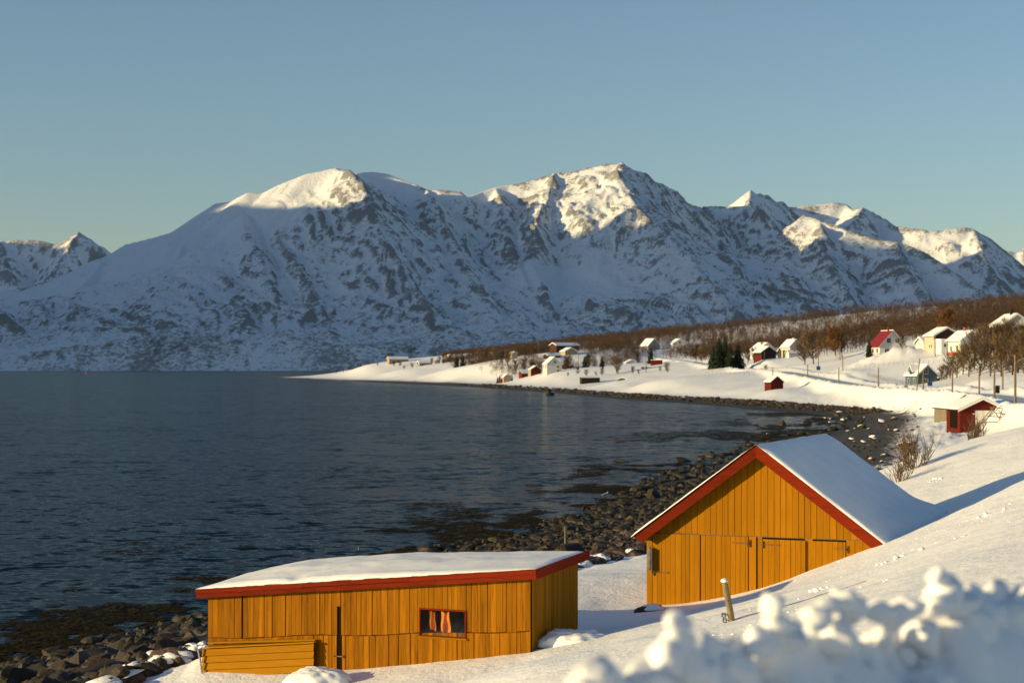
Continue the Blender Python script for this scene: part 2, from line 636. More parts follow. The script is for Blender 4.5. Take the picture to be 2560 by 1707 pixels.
def ground_mat():
    t = NT('snow_and_shore')
    geo = t.n("ShaderNodeNewGeometry")
    c = t.coord()
    # snow
    a = t.noise(c, 9.0, 5, 0.62)
    b = t.noise(c, 1.1, 4, 0.55)
    scol = t.ramp(b, [(0.3, (0.81, 0.82, 0.84)), (0.7, (0.88, 0.885, 0.89))])
    # shingle
    vor = t.n("ShaderNodeTexVoronoi")
    t.l(c, vor.inputs['Vector'])
    vor.inputs['Scale'].default_value = 5.5
    n2 = t.noise(c, 0.5, 4, 0.6)
    stones = t.ramp(vor.outputs['Color'], [(0.1, (0.025, 0.019, 0.012)), (0.5, (0.065, 0.05, 0.03)), (0.9, (0.15, 0.115, 0.07))])
    n6 = t.noise(c, 3.0, 5, 0.7)
    stones = t.mix(t.rng(n2, 0.45, 0.6), stones, (0.055, 0.042, 0.016))
    sep = t.n("ShaderNodeSeparateXYZ")
    t.l(geo.outputs['Position'], sep.inputs[0])
    wet = t.rng(sep.outputs[2], 0.05, 0.5, 1.0, 0.0)
    stones = t.mix(wet, stones, (0.028, 0.022, 0.010))
    # snow lies above the tide line; ragged edge
    at = t.n("ShaderNodeAttribute", attribute_name='snow')
    s = t.math('ADD', at.outputs['Fac'], t.math('MULTIPLY', t.math('SUBTRACT', n6, 0.5), 0.9))
    s = t.math('ADD', s, t.math('MULTIPLY', t.math('SUBTRACT', n2, 0.5), 0.6))
    f = t.rng(s, 0.47, 0.53)
    col = t.mix(f, stones, scol)
    hh = t.math('ADD', t.math('MULTIPLY', a, 0.55), t.math('MULTIPLY', b, 1.6))
    bp = t.n("ShaderNodeBump")
    bp.inputs['Strength'].default_value = 0.9
    bp.inputs['Distance'].default_value = 0.045
    t.l(hh, bp.inputs['Height'])
    bp2 = t.n("ShaderNodeBump")
    bp2.inputs['Strength'].default_value = 1.0
    bp2.inputs['Distance'].default_value = 0.08
    t.l(vor.outputs['Distance'], bp2.inputs['Height'])
    mx = t.n("ShaderNodeMix", data_type='VECTOR')
    t.l(f, mx.inputs[0])
    t.l(bp2.outputs[0], mx.inputs[4])
    t.l(bp.outputs[0], mx.inputs[5])
    t.l(mx.outputs[1], t.b.inputs['Normal'])
    return t.set(col, 0.6, 0.25)


M['ground'] = ground_mat()

NR, NC = 620, 580
yy = np.exp(np.linspace(math.log(16.0), math.log(1800.0), NR)) - 25.0
ss = np.linspace(-1, 1, NC)
GY = np.repeat(yy[:, None], NC, 1)
GX = ss[None] * (12 + 0.45 * (GY + 10)) + 0.10 * np.maximum(GY - 60, 0)
GZ = height(GX, GY)
snowf = (GX - xe_f(GY)) / (0.9 + 0.02 * np.maximum(GY, 0)) * 0.5 + 0.5
snowf = np.clip(snowf, -0.5, 1.6)
gf = grid_faces(NR, NC)
zf = GZ.ravel()
gf = gf[zf[gf].max(1) > -2.0]
ground = link('ground', mesh_np('ground', np.stack([GX, GY, GZ], -1).reshape(-1, 3), gf, True, {'snow': snowf.ravel()}), M['ground'])
tag(ground, 'snow covered shore land with stony beach and hillside', kind='structure')

# ------------------------------------------------------------------ the fjord
t = NT('fjord_water')
c = t.coord()
def wave(scale, rot, stretch, k, det=3):
    """slope field of one family of ripples"""
    nd = t.n("ShaderNodeTexNoise")
    t.l(t.coord('Object', (stretch, 1.0, 1.0), rot=(0, 0, rot)), nd.inputs['Vector'])
    nd.inputs['Scale'].default_value = scale
    nd.inputs['Detail'].default_value = det
    nd.inputs['Roughness'].default_value = 0.55
    v = t.n("ShaderNodeVectorMath", operation='SUBTRACT')
    t.l(nd.outputs['Color'], v.inputs[0])
    v.inputs[1].default_value = (0.5, 0.5, 0.5)
    m_ = t.n("ShaderNodeVectorMath", operation='MULTIPLY')
    t.l(v.outputs[0], m_.inputs[0])
    m_.inputs[1].default_value = (k * 0.7, k, 0.0)
    return m_.outputs[0]


gust = t.rng(t.noise(c, 0.012, 4, 0.6), 0.3, 0.7, 0.75, 1.2)
acc = None
for args in ((0.55, 0.35, 0.6, 1.05), (1.9, -0.2, 0.7, 1.5), (0.10, 0.15, 0.5, 0.35)):
    o_ = wave(*args)
    if acc is None:
        acc = o_
    else:
        ad = t.n("ShaderNodeVectorMath", operation='ADD')
        t.l(acc, ad.inputs[0])
        t.l(o_, ad.inputs[1])
        acc = ad.outputs[0]
sc_ = t.n("ShaderNodeVectorMath", operation='SCALE')
t.l(acc, sc_.inputs[0])
t.l(gust, sc_.inputs['Scale'])
up_ = t.n("ShaderNodeVectorMath", operation='ADD')
t.l(sc_.outputs[0], up_.inputs[0])
up_.inputs[1].default_value = (0, 0, 1)
nrm = t.n("ShaderNodeVectorMath", operation='NORMALIZE')
t.l(up_.outputs[0], nrm.inputs[0])
t.l(nrm.outputs[0], t.b.inputs['Normal'])
t.b.inputs['IOR'].default_value = 1.13
t.set((0.005, 0.014, 0.021), 0.14, 0.5)
M['water'] = t.m
df = t.n("ShaderNodeBsdfDiffuse")
df.inputs[0].default_value = (0.004, 0.013, 0.026, 1)
ms = t.n("ShaderNodeMixShader")
ms.inputs[0].default_value = 0.34
t.l(t.b.outputs[0], ms.inputs[1])
t.l(df.outputs[0], ms.inputs[2])
t.l(ms.outputs[0], t.t.nodes['Material Output'].inputs[0])
bm = bmesh.new()
vs = [bm.verts.new(p) for p in ((-9000, -300, 0), (7000, -300, 0), (7000, 12000, 0), (-9000, 12000, 0))]
bm.faces.new(vs)
me = bpy.data.meshes.new('fjord')
bm.to_mesh(me)
bm.free()
tag(link('water', me, M['water']), 'dark blue rippled fjord', kind='structure')

# ------------------------------------------------------------------ mountains
def P3(lst):
    return np.array([px(*p) for p in lst])


def massif(name, xr, yr, nx, ny, ridges, seed, rib=34.0, wood=0.0, label='', cwide=2.4, smooth_spots=(), rockb=0.0):
    X, Y = np.meshgrid(np.linspace(*xr, nx), np.linspace(*yr, ny))
    wx = X + fbm(X / 900, Y / 900, 4, seed) * 150
    wy = Y + fbm(X / 900 + 40, Y / 900, 4, seed + 9) * 150
    Z = np.full(X.shape, -40.0)
    DC = np.full(X.shape, 1e9)
    for pts, cw, p, is_crest in ridges:
        P = P3(pts)
        k = 0.12 if is_crest else 1.0
        for a, b in zip(P[:-1], P[1:]):
            dx, dy = b[0] - a[0], b[1] - a[1]
            L2 = dx * dx + dy * dy
            # crests keep to their line, flanks wander
            for kk, (qx, qy) in ((0, (X, Y)), (1, (wx, wy))):
                tt = np.clip(((qx - a[0]) * dx + (qy - a[1]) * dy) / L2, 0, 1)
                d = np.hypot(qx - a[0] - tt * dx, qy - a[1] - tt * dy)
                if kk == 0:
                    d0, t0 = d, tt
                else:
                    f = sstep(40, 350, d0)
                    d = d0 * (1 - f) + d * f
                    tt = t0 * (1 - f) + tt * f
            h = a[2] + tt * (b[2] - a[2])
            W = np.maximum(cw * h, 60)
            if is_crest:
                # steep headwall over a gentler apron
                zz = np.maximum(h * np.maximum(1 - d / (W * 0.62), 0) ** (p * 0.95), 0.70 * h * np.maximum(1 - d / (W * 1.12), 0) ** 1.2)
            else:
                zz = h * np.maximum(1 - d / (W * 0.9), 0) ** p
            zz = zz - 30 * (d > W * 1.12)
            Z = np.maximum(Z, zz)
            if is_crest:
                DC = np.minimum(DC, d0)
    # ribs and gullies running down the fall line
    c = X + 0.38 * Y + fbm(X / 420, Y / 420, 4, seed + 2) * 130
    rb = ridged(c / 260, Y / 1500, 5, seed + 4, 0.6)
    rb2 = ridged(X / 150, Y / 190, 6, seed + 6, 0.6)
    rb3 = ridged(c / 75, Y / 520, 4, seed + 12, 0.6)
    env = sstep(0, 200, DC) * sstep(10, 200, Z)
    low = sstep(0, 40, Z)
    calm = np.ones(X.shape)
    for (u, v, y, r) in smooth_spots:
        q = px(u, v, y)
        calm *= 1 - 0.9 * np.exp(-((X - q[0]) ** 2 + ((Y - q[1])) ** 2) / (r * r))
    Z = Z + rib * env * (rb - 0.35) * 1.3 * (0.3 + 0.7 * calm) + rib * 0.55 * (0.22 + 0.78 * env) * low * (rb2 - 0.4) * calm + rib * 0.42 * (0.10 + 0.9 * env) * (rb3 - 0.4) * calm * low
    if wood:      # the flanks end in a steep shore
        Z = np.minimum(Z, (Y - 6050 + 70 * fbm(X / 300, X * 0, 4, seed + 31)) * 0.62)
    gy, gx = np.gradient(Z, Y[1, 0] - Y[0, 0], X[0, 1] - X[0, 0])
    slope = np.hypot(gx, gy)

    def blur(A, n):
        for _ in range(n):
            A = (A + np.roll(A, 1, 0) + np.roll(A, -1, 0) + np.roll(A, 1, 1) + np.roll(A, -1, 1)) / 5
        return A
    convex = np.clip((Z - blur(Z, 10)) / 6.0, -1.5, 1.5)      # ribs stand bare, gullies hold snow
    big = fbm(X / 520, Y / 900, 4, seed + 20)
    rock = np.clip(slope - 0.62, -0.5, 0.9) * 0.55 + convex * 0.30 + big * 0.45 + (rb3 - 0.45) * 0.30 + rockb + (0.16 * (1 - sstep(80, 420, Z)) if wood else 0)
    rock = np.where(calm < 0.6, rock - (0.6 - calm) * 1.6, rock)
    woodm = np.clip((wood - Z) / 160.0, 0, 1) * (0.55 + 0.9 * fbm(X / 350, Y / 500, 4, seed + 25)) if wood else np.zeros(X.shape)
    f = grid_faces(ny, nx)
    zf = Z.ravel()
    f = f[zf[f].max(1) > -8]
    o = link(name, mesh_np(name, np.stack([X, Y, Z], -1).reshape(-1, 3), f, True, {'rock': rock.ravel(), 'wood': woodm.ravel()}), M['mountain'])
    tag(o, label, kind='structure')
    FIELDS.append((X, Y, Z))
    return o


FIELDS = []
t = NT('mountain_snow_rock')
c = t.coord()
at = t.n("ShaderNodeAttribute", attribute_name='rock')
aw = t.n("ShaderNodeAttribute", attribute_name='wood')
n1 = t.noise(t.coord('Object', (1, 0.30, 1.0), rot=(0, 0, -0.36)), 0.020, 9, 0.72, 0.3)      # streaks down the fall line
n2 = t.noise(t.coord('Object', (1, 0.7, 2.2)), 0.055, 7, 0.72)                              # ledges
r = t.math('ADD', t.math('MULTIPLY', at.outputs['Fac'], 0.85), t.math('MULTIPLY', t.math('SUBTRACT', n1, 0.5), 1.5))
r = t.math('ADD', r, t.math('MULTIPLY', t.math('SUBTRACT', n2, 0.5), 1.7))
rf = t.rng(r, 0.18, 0.50, 0.0, 0.84)
n3 = t.noise(c, 0.045, 5, 0.75)
wf = t.rng(t.math('ADD', t.math('MULTIPLY', aw.outputs['Fac'], 0.45), t.math('MULTIPLY', t.math('SUBTRACT', n3, 0.56), 2.4)), 0.1, 0.4, 0, 0.7)
col = t.mix(rf, (0.84, 0.85, 0.87), (0.13, 0.13, 0.135))
col = t.mix(wf, col, (0.075, 0.065, 0.055))
t.bump(n2, 0.8, 10.0)
M['mountain'] = t.set(col, 0.8, 0.15)

T_, F_ = True, False
massif('mountain', (-3900, 3700), (5950, 10300), 860, 340, [
    # western dome and its long left shoulder
    ([(-420, 800, 8800), (60, 720, 8800), (200, 672, 8800), (280, 632, 8800), (314, 611, 8800), (387, 593, 8750), (439, 577, 8700), (486, 542, 8650), (541, 507, 8600), (578, 502, 8600), (621, 480, 8550), (654, 482, 8550),
      (696, 461, 8550), (726, 449, 8550), (764, 434, 8550), (801, 427, 8550), (837, 418, 8550), (859, 422, 8550), (885, 436, 8560)], 2.5, 1.22, T_),
    ([(885, 436, 8700), (905, 431, 8950), (935, 429, 9000), (965, 433, 9000), (1005, 449, 8950), (1038, 460, 8900), (1068, 474, 8850), (1104, 475, 8800), (1151, 480, 8800), (1167, 492, 8900)], 2.35, 1.22, T_),
    ([(837, 420, 8550), (880, 452, 8250), (905, 480, 8050), (930, 560, 7700), (990, 660, 7250), (1060, 780, 6750), (1110, 890, 6250)], 1.6, 1.15, F_),
    ([(612, 535, 8300), (612, 570, 8050), (640, 640, 7600), (690, 760, 7000), (735, 880, 6400)], 1.7, 1.15, F_),
    ([(486, 545, 8600), (440, 660, 7900), (380, 760, 7200), (300, 850, 6600)], 2.0, 1.2, F_),
    ([(280, 634, 8800), (200, 720, 8200), (80, 800, 7300), (-40, 880, 6500)], 2.2, 1.2, F_),
    ([(700, 620, 7800), (770, 720, 7200), (830, 830, 6600), (860, 900, 6250)], 1.5, 1.1, F_),
    ([(1068, 476, 8800), (1100, 560, 8250), (1130, 640, 7800), (1204, 745, 7200), (1270, 820, 6800), (1330, 890, 6350)], 1.6, 1.15, F_),
    ([(1000, 640, 7500), (1040, 740, 7000), (1150, 870, 6400)], 1.4, 1.1, F_),
    # central summit
    ([(1167, 492, 8900), (1204, 479, 9000), (1237, 468, 9050), (1270, 462, 9100), (1303, 456, 9100), (1346, 446, 9100), (1385, 433, 9080), (1425, 431, 9050), (1472, 420, 9000), (1505, 413, 8950), (1525, 409, 8920), (1556, 408, 8900)], 2.3, 1.25, T_),
    ([(1556, 408, 8900), (1563, 414, 8920), (1580, 430, 9000), (1588, 450, 9050)], 1.5, 1.1, T_),
    ([(1588, 456, 9300), (1606, 450, 9380), (1622, 443, 9420), (1628, 460, 9400), (1637, 487, 9380), (1657, 495, 9350), (1684, 504, 9350), (1704, 519, 9400), (1724, 527, 9450), (1753, 519, 9450), (1770, 515, 9450), (1813, 517, 9400), (1869, 514, 9250)], 2.1, 1.2, T_),
    ([(1556, 410, 8880), (1540, 460, 8600), (1590, 520, 8250), (1640, 570, 8000), (1700, 640, 7650), (1780, 725, 7250), (1860, 830, 6700), (1900, 905, 6200)], 1.75, 1.12, F_),
    ([(1385, 435, 9060), (1370, 500, 8700), (1340, 570, 8300), (1330, 660, 7850), (1380, 780, 7150), (1430, 880, 6500)], 1.5, 1.15, F_),
    ([(1240, 470, 9040), (1262, 560, 8500), (1285, 650, 7950), (1345, 760, 7350), (1400, 860, 6700)], 1.5, 1.15, F_),
    # eastern shoulders
    ([(1869, 514, 9250), (1900, 545, 9000), (1960, 640, 8400), (2040, 745, 7700), (2100, 830, 7000), (2140, 905, 6300)], 1.8, 1.15, F_),
    ([(1760, 518, 9400), (1790, 600, 8800), (1830, 690, 8200), (1900, 800, 7300), (1950, 890, 6500)], 1.6, 1.15, F_),
    ([(1940, 640, 8700), (1978, 596, 8700), (2008, 538, 8650), (2035, 546, 8600), (2049, 550, 8500), (2117, 575, 8350), (2195, 599, 8250), (2243, 604, 8150), (2284, 618, 8000), (2318, 635, 7900), (2355, 659, 7800), (2430, 715, 7500), (2560, 790, 7000), (2800, 900, 6500)], 2.0, 1.15, T_),
    ([(2049, 552, 8500), (2060, 640, 8050), (2110, 740, 7500), (2200, 860, 6700)], 1.5, 1.15, F_),
    ([(2243, 606, 8100), (2270, 700, 7600), (2340, 800, 7000), (2400, 890, 6400)], 1.5, 1.15, F_),
    # wooded knoll at the far left
    ([(-400, 760, 6900), (-100, 790, 6700), (0, 812, 6600), (100, 865, 6400), (210, 915, 6200)], 2.2, 1.1, F_),
], 5, 62.0, 260.0, 'snow covered mountain massif rising beyond the fjord',
    smooth_spots=[(439, 577, 8500, 500), (387, 620, 8300, 600), (250, 700, 8300, 700), (740, 470, 8420, 230), (640, 500, 8400, 260), (940, 440, 8900, 280), (1180, 490, 8950, 180), (1420, 720, 7700, 350), (1250, 480, 9050, 120)])
massif('mountain', (900, 4900), (8300, 12600), 300, 160, [
    ([(1780, 540, 10500), (1814, 517, 10500), (1845, 497, 10500), (1876, 472, 10500), (1889, 482, 10500), (1920, 487, 10550), (1932, 506, 10600), (1957, 504, 10600), (1967, 517, 10700)], 1.7, 1.15, T_),
    ([(1967, 518, 11000), (1984, 517, 11300), (2042, 511, 11300), (2083, 506, 11300), (2117, 511, 11300), (2120, 517, 11250), (2134, 524, 11100), (2156, 517, 11000), (2182, 529, 10950), (2212, 546, 10900), (2233, 563, 10750), (2270, 569, 10600), (2311, 572, 10500),
      (2321, 579, 10480), (2355, 574, 10450), (2389, 568, 10420), (2433, 570, 10400), (2464, 587, 10400), (2484, 608, 10400), (2510, 635, 10420), (2600, 690, 10450)], 2.0, 1.15, T_),
    ([(2156, 518, 10980), (2140, 560, 10600), (2160, 640, 10100)], 1.6, 1.1, F_),
    ([(2433, 574, 10380), (2455, 640, 10050), (2485, 700, 9800)], 1.7, 1.1, F_),
    ([(1876, 474, 10480), (1870, 520, 10200), (1880, 600, 9800)], 1.5, 1.1, F_),
], 15, 45.0, 0.0, 'far eastern ridge of snowy peaks behind the central summit', rockb=-0.12)
massif('mountain', (-6200, -2200), (12600, 15500), 300, 110, [
    ([(-260, 640, 14200), (-120, 600, 14100), (0, 600, 14000), (22, 599, 14000), (69, 597, 14000), (113, 602, 14000), (139, 610, 14000), (164, 600, 13950), (197, 580, 13900), (219, 593, 13950), (280, 632, 14000), (400, 720, 14000)], 1.9, 1.12, T_),
    ([(197, 582, 13880), (150, 660, 13400), (110, 720, 13000)], 1.5, 1.1, F_),
    ([(0, 602, 13980), (20, 680, 13400), (60, 740, 12900)], 1.6, 1.1, F_),
], 25, 48.0, 0.0, 'small pointed snowy peak far off at the head of the fjord')
massif('mountain', (4000, 5600), (13600, 14800), 90, 60, [
    ([(2470, 660, 14200), (2503, 640, 14200), (2522, 625, 14200), (2542, 631, 14200), (2560, 618, 14200), (2600, 630, 14200), (2700, 680, 14200)], 1.8, 1.1, T_),
], 35, 20.0, 0.0, 'distant sunlit peaks beyond the eastern ridge')

# unseen ranges added to the left, crests shaped to shade the lower flanks opposite
tx, ty = TO_SUN.x, TO_SUN.y
th = math.hypot(tx, ty)
tx, ty = tx / th, ty / th
tanE = math.tan(se)


def hit(u, v, k):
    """first point of mountain k seen at photograph pixel (u, v)"""
    X, Y, Z = FIELDS[k]
    ys = np.arange(Y[0, 0], Y[-1, 0], 12.0)
    xs = (u - 1280.0) / FPX * ys
    i = np.clip(np.rint((ys - Y[0, 0]) / (Y[1, 0] - Y[0, 0])).astype(int), 0, Y.shape[0] - 1)
    j = np.clip(np.rint((xs - X[0, 0]) / (X[0, 1] - X[0, 0])).astype(int), 0, X.shape[1] - 1)
    zr = CAMZ - (v - VH) / FPX * ys
    w_ = np.nonzero(Z[i, j] >= zr)[0]
    q = w_[0] if len(w_) else int(np.argmax(Z[i, j] - zr))
    return xs[q], ys[q], zr[q]


def shade_crest(line, xb):
    out = []
    for u, v, k in line:
        p = hit(u, v, k)
        tt = (xb - p[0]) / tx
        out.append((xb, p[1] + ty * tt, p[2] + tanE * tt))
    return out


def blocker(name, crest, wid, label):
    c = sorted(crest, key=lambda q: q[1])
    c = np.array(c)
    ys = np.linspace(c[0, 1] - 4200, c[-1, 1] + 1500, 200)
    zs = np.interp(ys, c[:, 1], c[:, 2])
    zs = zs * sstep(ys[0], ys[0] + 1500, ys) * (1 - sstep(c[-1, 1], ys[-1], ys))
    xsn = np.linspace(-wid, wid, 61)
    X, Y = np.meshgrid(xsn, ys)
    Zr = zs[:, None] * (1 - np.abs(X) / wid) ** 1.1
    env = np.sin(np.pi * np.clip(np.abs(X) / wid, 0, 1))
    Zr = Zr + env * ridged(X / 600, Y / 600, 4, 77) * 90 - 20
    rk = ridged(X / 300, Y / 300, 4, 79) - 0.4
    o = link(name, mesh_np(name, np.stack([X + c[0, 0], Y, Zr], -1).reshape(-1, 3), grid_faces(200, 61), True, {'rock': rk.ravel(), 'wood': rk.ravel() * 0}), M['mountain'])
    tag(o, label, kind='structure')


blocker('mountain', shade_crest([(300, 630, 0), (541, 524, 0), (621, 504, 0), (700, 512, 0), (790, 508, 0), (880, 506, 0), (1600, 570, 0), (1990, 585, 0), (2060, 582, 0), (2130, 580, 0), (2250, 600, 1), (2330, 630, 1), (2440, 606, 1)], -5600), 1900,
        'unseen steep snowy range added to shade the lower flanks of the massif')
blocker('mountain', shade_crest([(10, 606, 2), (60, 604, 2), (130, 612, 2), (190, 630, 2), (250, 625, 2)], -8600), 1800,
        'unseen high snowy range added to shade the small far peak')

# ------------------------------------------------------------------ the road
def build_road():
    P = ROADS
    n = len(P)
    vs, at = [], []
    W = [-3.1, -1.6, -0.8, 0.0, 0.8, 1.6, 3.1]
    for i in range(n):
        d = P[min(i + 1, n - 1)] - P[max(i - 1, 0)]
        d = d / np.hypot(d[0], d[1])
        nx, ny = -d[1], d[0]
        for w_ in W:
            vs.append((P[i][0] + nx * w_, P[i][1] + ny * w_, P[i][2] - 0.05 - 0.012 * abs(w_)))
    t = NT('packed_snow_road')
    c = t.coord()
    a = t.noise(c, 0.35, 4, 0.6)
    b = t.noise(c, 2.5, 4, 0.6)
    col = t.ramp(a, [(0.35, (0.36, 0.39, 0.43)), (0.65, (0.52, 0.55, 0.59))])
    t.bump(b, 0.5, 0.03)
    t.set(col, 0.5, 0.3)
    o = link('road', mesh_np('road', vs, grid_faces(n, len(W)), True), t.m)
    tag(o, 'ploughed snowy road curving past the blue house', kind='structure')


build_road()

# ------------------------------------------------------------------ gabled ochre boathouse (nearest on the right)
def frame(ox, oy, oz, deg):
    a = R(deg)
    ex = Vector((math.cos(a), math.sin(a)))
    ey = Vector((-math.sin(a), math.cos(a)))

    def s_of_u(u, yl=0.0):
        k = (u - 1280.0) / FPX
        bx, by = ox + ey.x * yl, oy + ey.y * yl
        return (k * by - bx) / (ex.x - k * ex.y)

    def z_of_v(v, s, yl=0.0):
        return CAMZ - (v - VH) / FPX * (oy + ex.y * s + ey.y * yl) - oz

    def to_world(s, yl):
        return ox + ex.x * s + ey.x * yl, oy + ex.y * s + ey.y * yl
    return s_of_u, z_of_v, to_world


def planks_between(x0, x1, wmin, wmax, rnd):
    xs = [x0]
    while xs[-1] < x1 - wmax * 0.8:
        xs.append(xs[-1] + rnd.uniform(wmin, wmax))
    xs.append(x1) if x1 - xs[-1] > 0.04 else xs.__setitem__(-1, x1)
    return list(zip(xs[:-1], xs[1:]))


def barn():
    OZ = 2.0
    B = empty('boathouse', (6.22, 43.5, OZ), R(-22.5), 'gabled ochre yellow boathouse with double doors and red bargeboards by the near shore', 'boathouse')
    su, zv, tw = frame(6.22, 43.5, OZ, -22.5)
    rnd = random.Random(11)
    K = 0.745
    RZ = 6.57 - OZ
    WY = 0.30                       # wall face behind the bargeboards
    wx = 2.98
    zl = 4.19 - OZ                  # rail over the doors

    def top(x):
        return RZ - 0.10 - K * abs(x)
    # shell
    gw = MB()
    gw.prism_y([(-wx + .03, -1.0), (wx - .03, -1.0), (wx - .03, top(wx)), (0, top(0)), (-wx + .03, top(wx))], WY + 0.04, WY + 0.10)
    gable = gw.build('gable_wall', M['dark'], B)
    sw = MB()
    sw.box(-wx, -wx + .05, WY + 0.1, 8.0, -1.0, top(wx) - .02)
    sw.box(wx - .05, wx, WY + 0.1, 8.0, -1.0, top(wx) - .02)
    sw.prism_y([(-wx, -1.0), (wx, -1.0), (wx, top(wx) - .02), (0, top(0) - .02), (-wx, top(wx) - .02)], 8.0, 8.06)
    sw.build('side_wall', M['ochre_side'], B)

    def plank(parent, xa, xb, za, zb_a, zb_b, y0, th=0.024, mat=None):
        m = MB()
        if xa < 0 < xb:
            m.prism_y([(xa, za), (xb, za), (xb, zb_b), (0, min(max(zb_a, zb_b) + K * abs(xa if zb_a > zb_b else xb), top(0))), (xa, zb_a)], y0, y0 + th)
        else:
            m.prism_y([(xa, za), (xb, za), (xb, zb_b), (xa, zb_a)], y0, y0 + th)
        return m.build('plank', mat or M['ochre_barn'], parent)
    # boards of the gable, above the rail
    for xa, xb in planks_between(-wx, wx, 0.150, 0.185, rnd):
        g = rnd.choice([0.003, 0.003, 0.004, 0.006, 0.009])
        ya = WY + rnd.uniform(-0.006, 0.006)
        a, b = top(xa + g) - 0.02, top(xb - g) - 0.02
        if max(a, b) < zl + 0.03:
            continue
        plank(gable, xa + g, xb - g, zl + rnd.uniform(0.004, 0.012), max(a, zl + 0.02), max(b, zl + 0.02), ya)
    # corner boards, posts
    for ua, ub in ((1606, 1617), (1617.5, 1631), (1872, 1890.5), (1894, 1906), (2115.5, 2137), (2137.5, 2157), (2157.5, 2178)):
        xa, xb = max(su(ua, WY), -wx), min(su(ub, WY), wx)
        plank(gable, xa + .003, xb - .003, -1.0, min(zl, top(xa) - .02) - 0.006, min(zl, top(xb) - .02) - 0.006, WY + rnd.uniform(-.004, .006))
    # doors
    DO = [(1632, 1750, 1330, 1337, 'door'), (1752, 1870.5, 1336, 1341, 'door'), (1907.5, 2014, 1342, 1348, 'door'), (2029, 2114, 1347, 1351, 'door')]
    doors = []
    for i, (ua, ub, va, vb, nm) in enumerate(DO):
        xa, xb = su(ua, WY), su(ub, WY)
        zt = zl - (0.012 if i < 2 else 0.05)
        d = MB().box(xa + .03, xb - .03, WY + .021, WY + .038, zt - .41, zt - .29).build('door', M['ochre_barn'], B)
        MB().box(xa + .03, xb - .03, WY + .021, WY + .038, .69, .81).build('door_ledge', M['ochre_barn'], d)
        off = -0.012 if i != 2 else -0.035
        for pa, pb in planks_between(xa, xb, 0.105, 0.165, rnd):
            g = rnd.choice([0.0025, 0.003, 0.004, 0.006])
            plank(d, pa + g, pb - g, -1.0, zt - rnd.uniform(0, .004), zt - rnd.uniform(0, .004), WY + off + rnd.uniform(-.005, .005), 0.022)
        doors.append((d, xa, xb, zt))

    def hinge(d, x, z, dirn, ln):
        m = MB()
        m.box(min(x, x + dirn * ln), max(x, x + dirn * ln), WY - .052, WY - .044, z - .014, z + .014)
        m.tube([(x, WY - .06, z - .09), (x, WY - .06, z + .09)], 0.022, 8)
        m.tube([(x, WY - .06, z + .02), (x - dirn * .03, WY + .01, z - .03)], 0.025, 6)
        m.build('strap_hinge', M['iron'], d)
    hinge(doors[1][0], doors[1][2], zl - .17, -1, 0.42)
    hinge(doors[2][0], doors[2][1], zl - .19, 1, 0.46)
    hinge(doors[3][0], doors[3][2], zl - .22, -1, 0.28)
    hinge(doors[0][0], doors[0][1], zl - 1.02, 1, 0.42)
    MB().box(su(2012, WY), su(2031, WY), WY + .028, WY + .038, -1.0, zl - .01).build('inner_board', M['ochre_barn'], B)
    # rail under the gable boards
    MB().box(-wx + .35, wx - .2, WY - .004, WY + .03, zl - .006, zl + .003).build('door_rail', M['grey_wood'], B)
    # bargeboards
    for sgn in (-1, 1):
        e = 3.24
        m = MB()
        poly = [(0, RZ), (0, RZ - .345), (sgn * (e - .19), RZ - .345 - K * (e - .19)), (sgn * e, RZ - K * e - .10), (sgn * (e + .02), RZ - K * (e + .02))]
        m.prism_y(poly if sgn < 0 else poly[::-1], 0.0, 0.035)
        m.build('bargeboard', M['red_trim'], B)
    # roof
    m = MB()
    for sgn in (-1, 1):
        e = 3.30
        poly = [(0, RZ - .002), (0, RZ - .075), (sgn * e, RZ - .075 - K * e), (sgn * e, RZ - .002 - K * e)]
        m.prism_y(poly if sgn < 0 else poly[::-1], 0.037, 8.25)
    roof = m.build('roof', M['grey_wood'], B)
    # snow on the roof
    nx, ny = 90, 70
    xs = np.concatenate([np.linspace(-3.34, -.5, 30), np.linspace(-.45, .45, 18), np.linspace(.5, 3.62, 42)])
    ys = np.concatenate([np.linspace(-0.05, 0.5, 20), np.linspace(.6, 7.7, 35), np.linspace(7.8, 8.32, 15)])
    X, Y = np.meshgrid(xs, ys)
    ax = np.sqrt(X * X + 0.02) - 0.05
    base = RZ - K * np.abs(X)
    th = np.where(X < 0, 0.05, 0.13) + 0.03 * fbm(X, Y / 1.5, 3, 81)
    th = th * (1 - 0.35 * np.exp(-(X / .35) ** 2))
    edge = np.sqrt(np.clip((Y + 0.05) / 0.16, 0, 1)) * np.sqrt(np.clip((8.32 - Y) / 0.35, 0, 1))
    edge = edge * np.sqrt(np.clip((X + 3.34) / 0.12, 0, 1))
    wob = 0.022 * fbm(X * 3.1, Y * 0 + 3, 3, 83) * np.exp(-(Y / .2) ** 2)
    drift = 0.35 * sstep(2.5, 3.6, X) * sstep(0.9, 2.6, Y)
    Zt = RZ - K * ax - 0.02 + th * edge + drift
    Zt = np.maximum(Zt, base + 0.006)
    low = np.where(X > 3.3, base - .2, base + 0.004)
    Yt = Y + wob
    v1 = np.stack([X, Yt, Zt], -1).reshape(-1, 3)
    v0 = np.stack([X, Y, low], -1).reshape(-1, 3)
    f1 = grid_faces(*X.shape)
    nn = len(v1)
    idx = np.arange(nn).reshape(X.shape)
    rimi = np.concatenate([idx[0, :], idx[1:, -1], idx[-1, ::-1][1:], idx[::-1, 0][1:-1]])
    rn = np.roll(rimi, -1)
    side = np.stack([rimi, rimi + nn, rn + nn, rn], -1)
    link('roof_snow', mesh_np('roof_snow', np.concatenate([v1, v0]), np.concatenate([f1, side]), True), M['roof_snow'], roof)
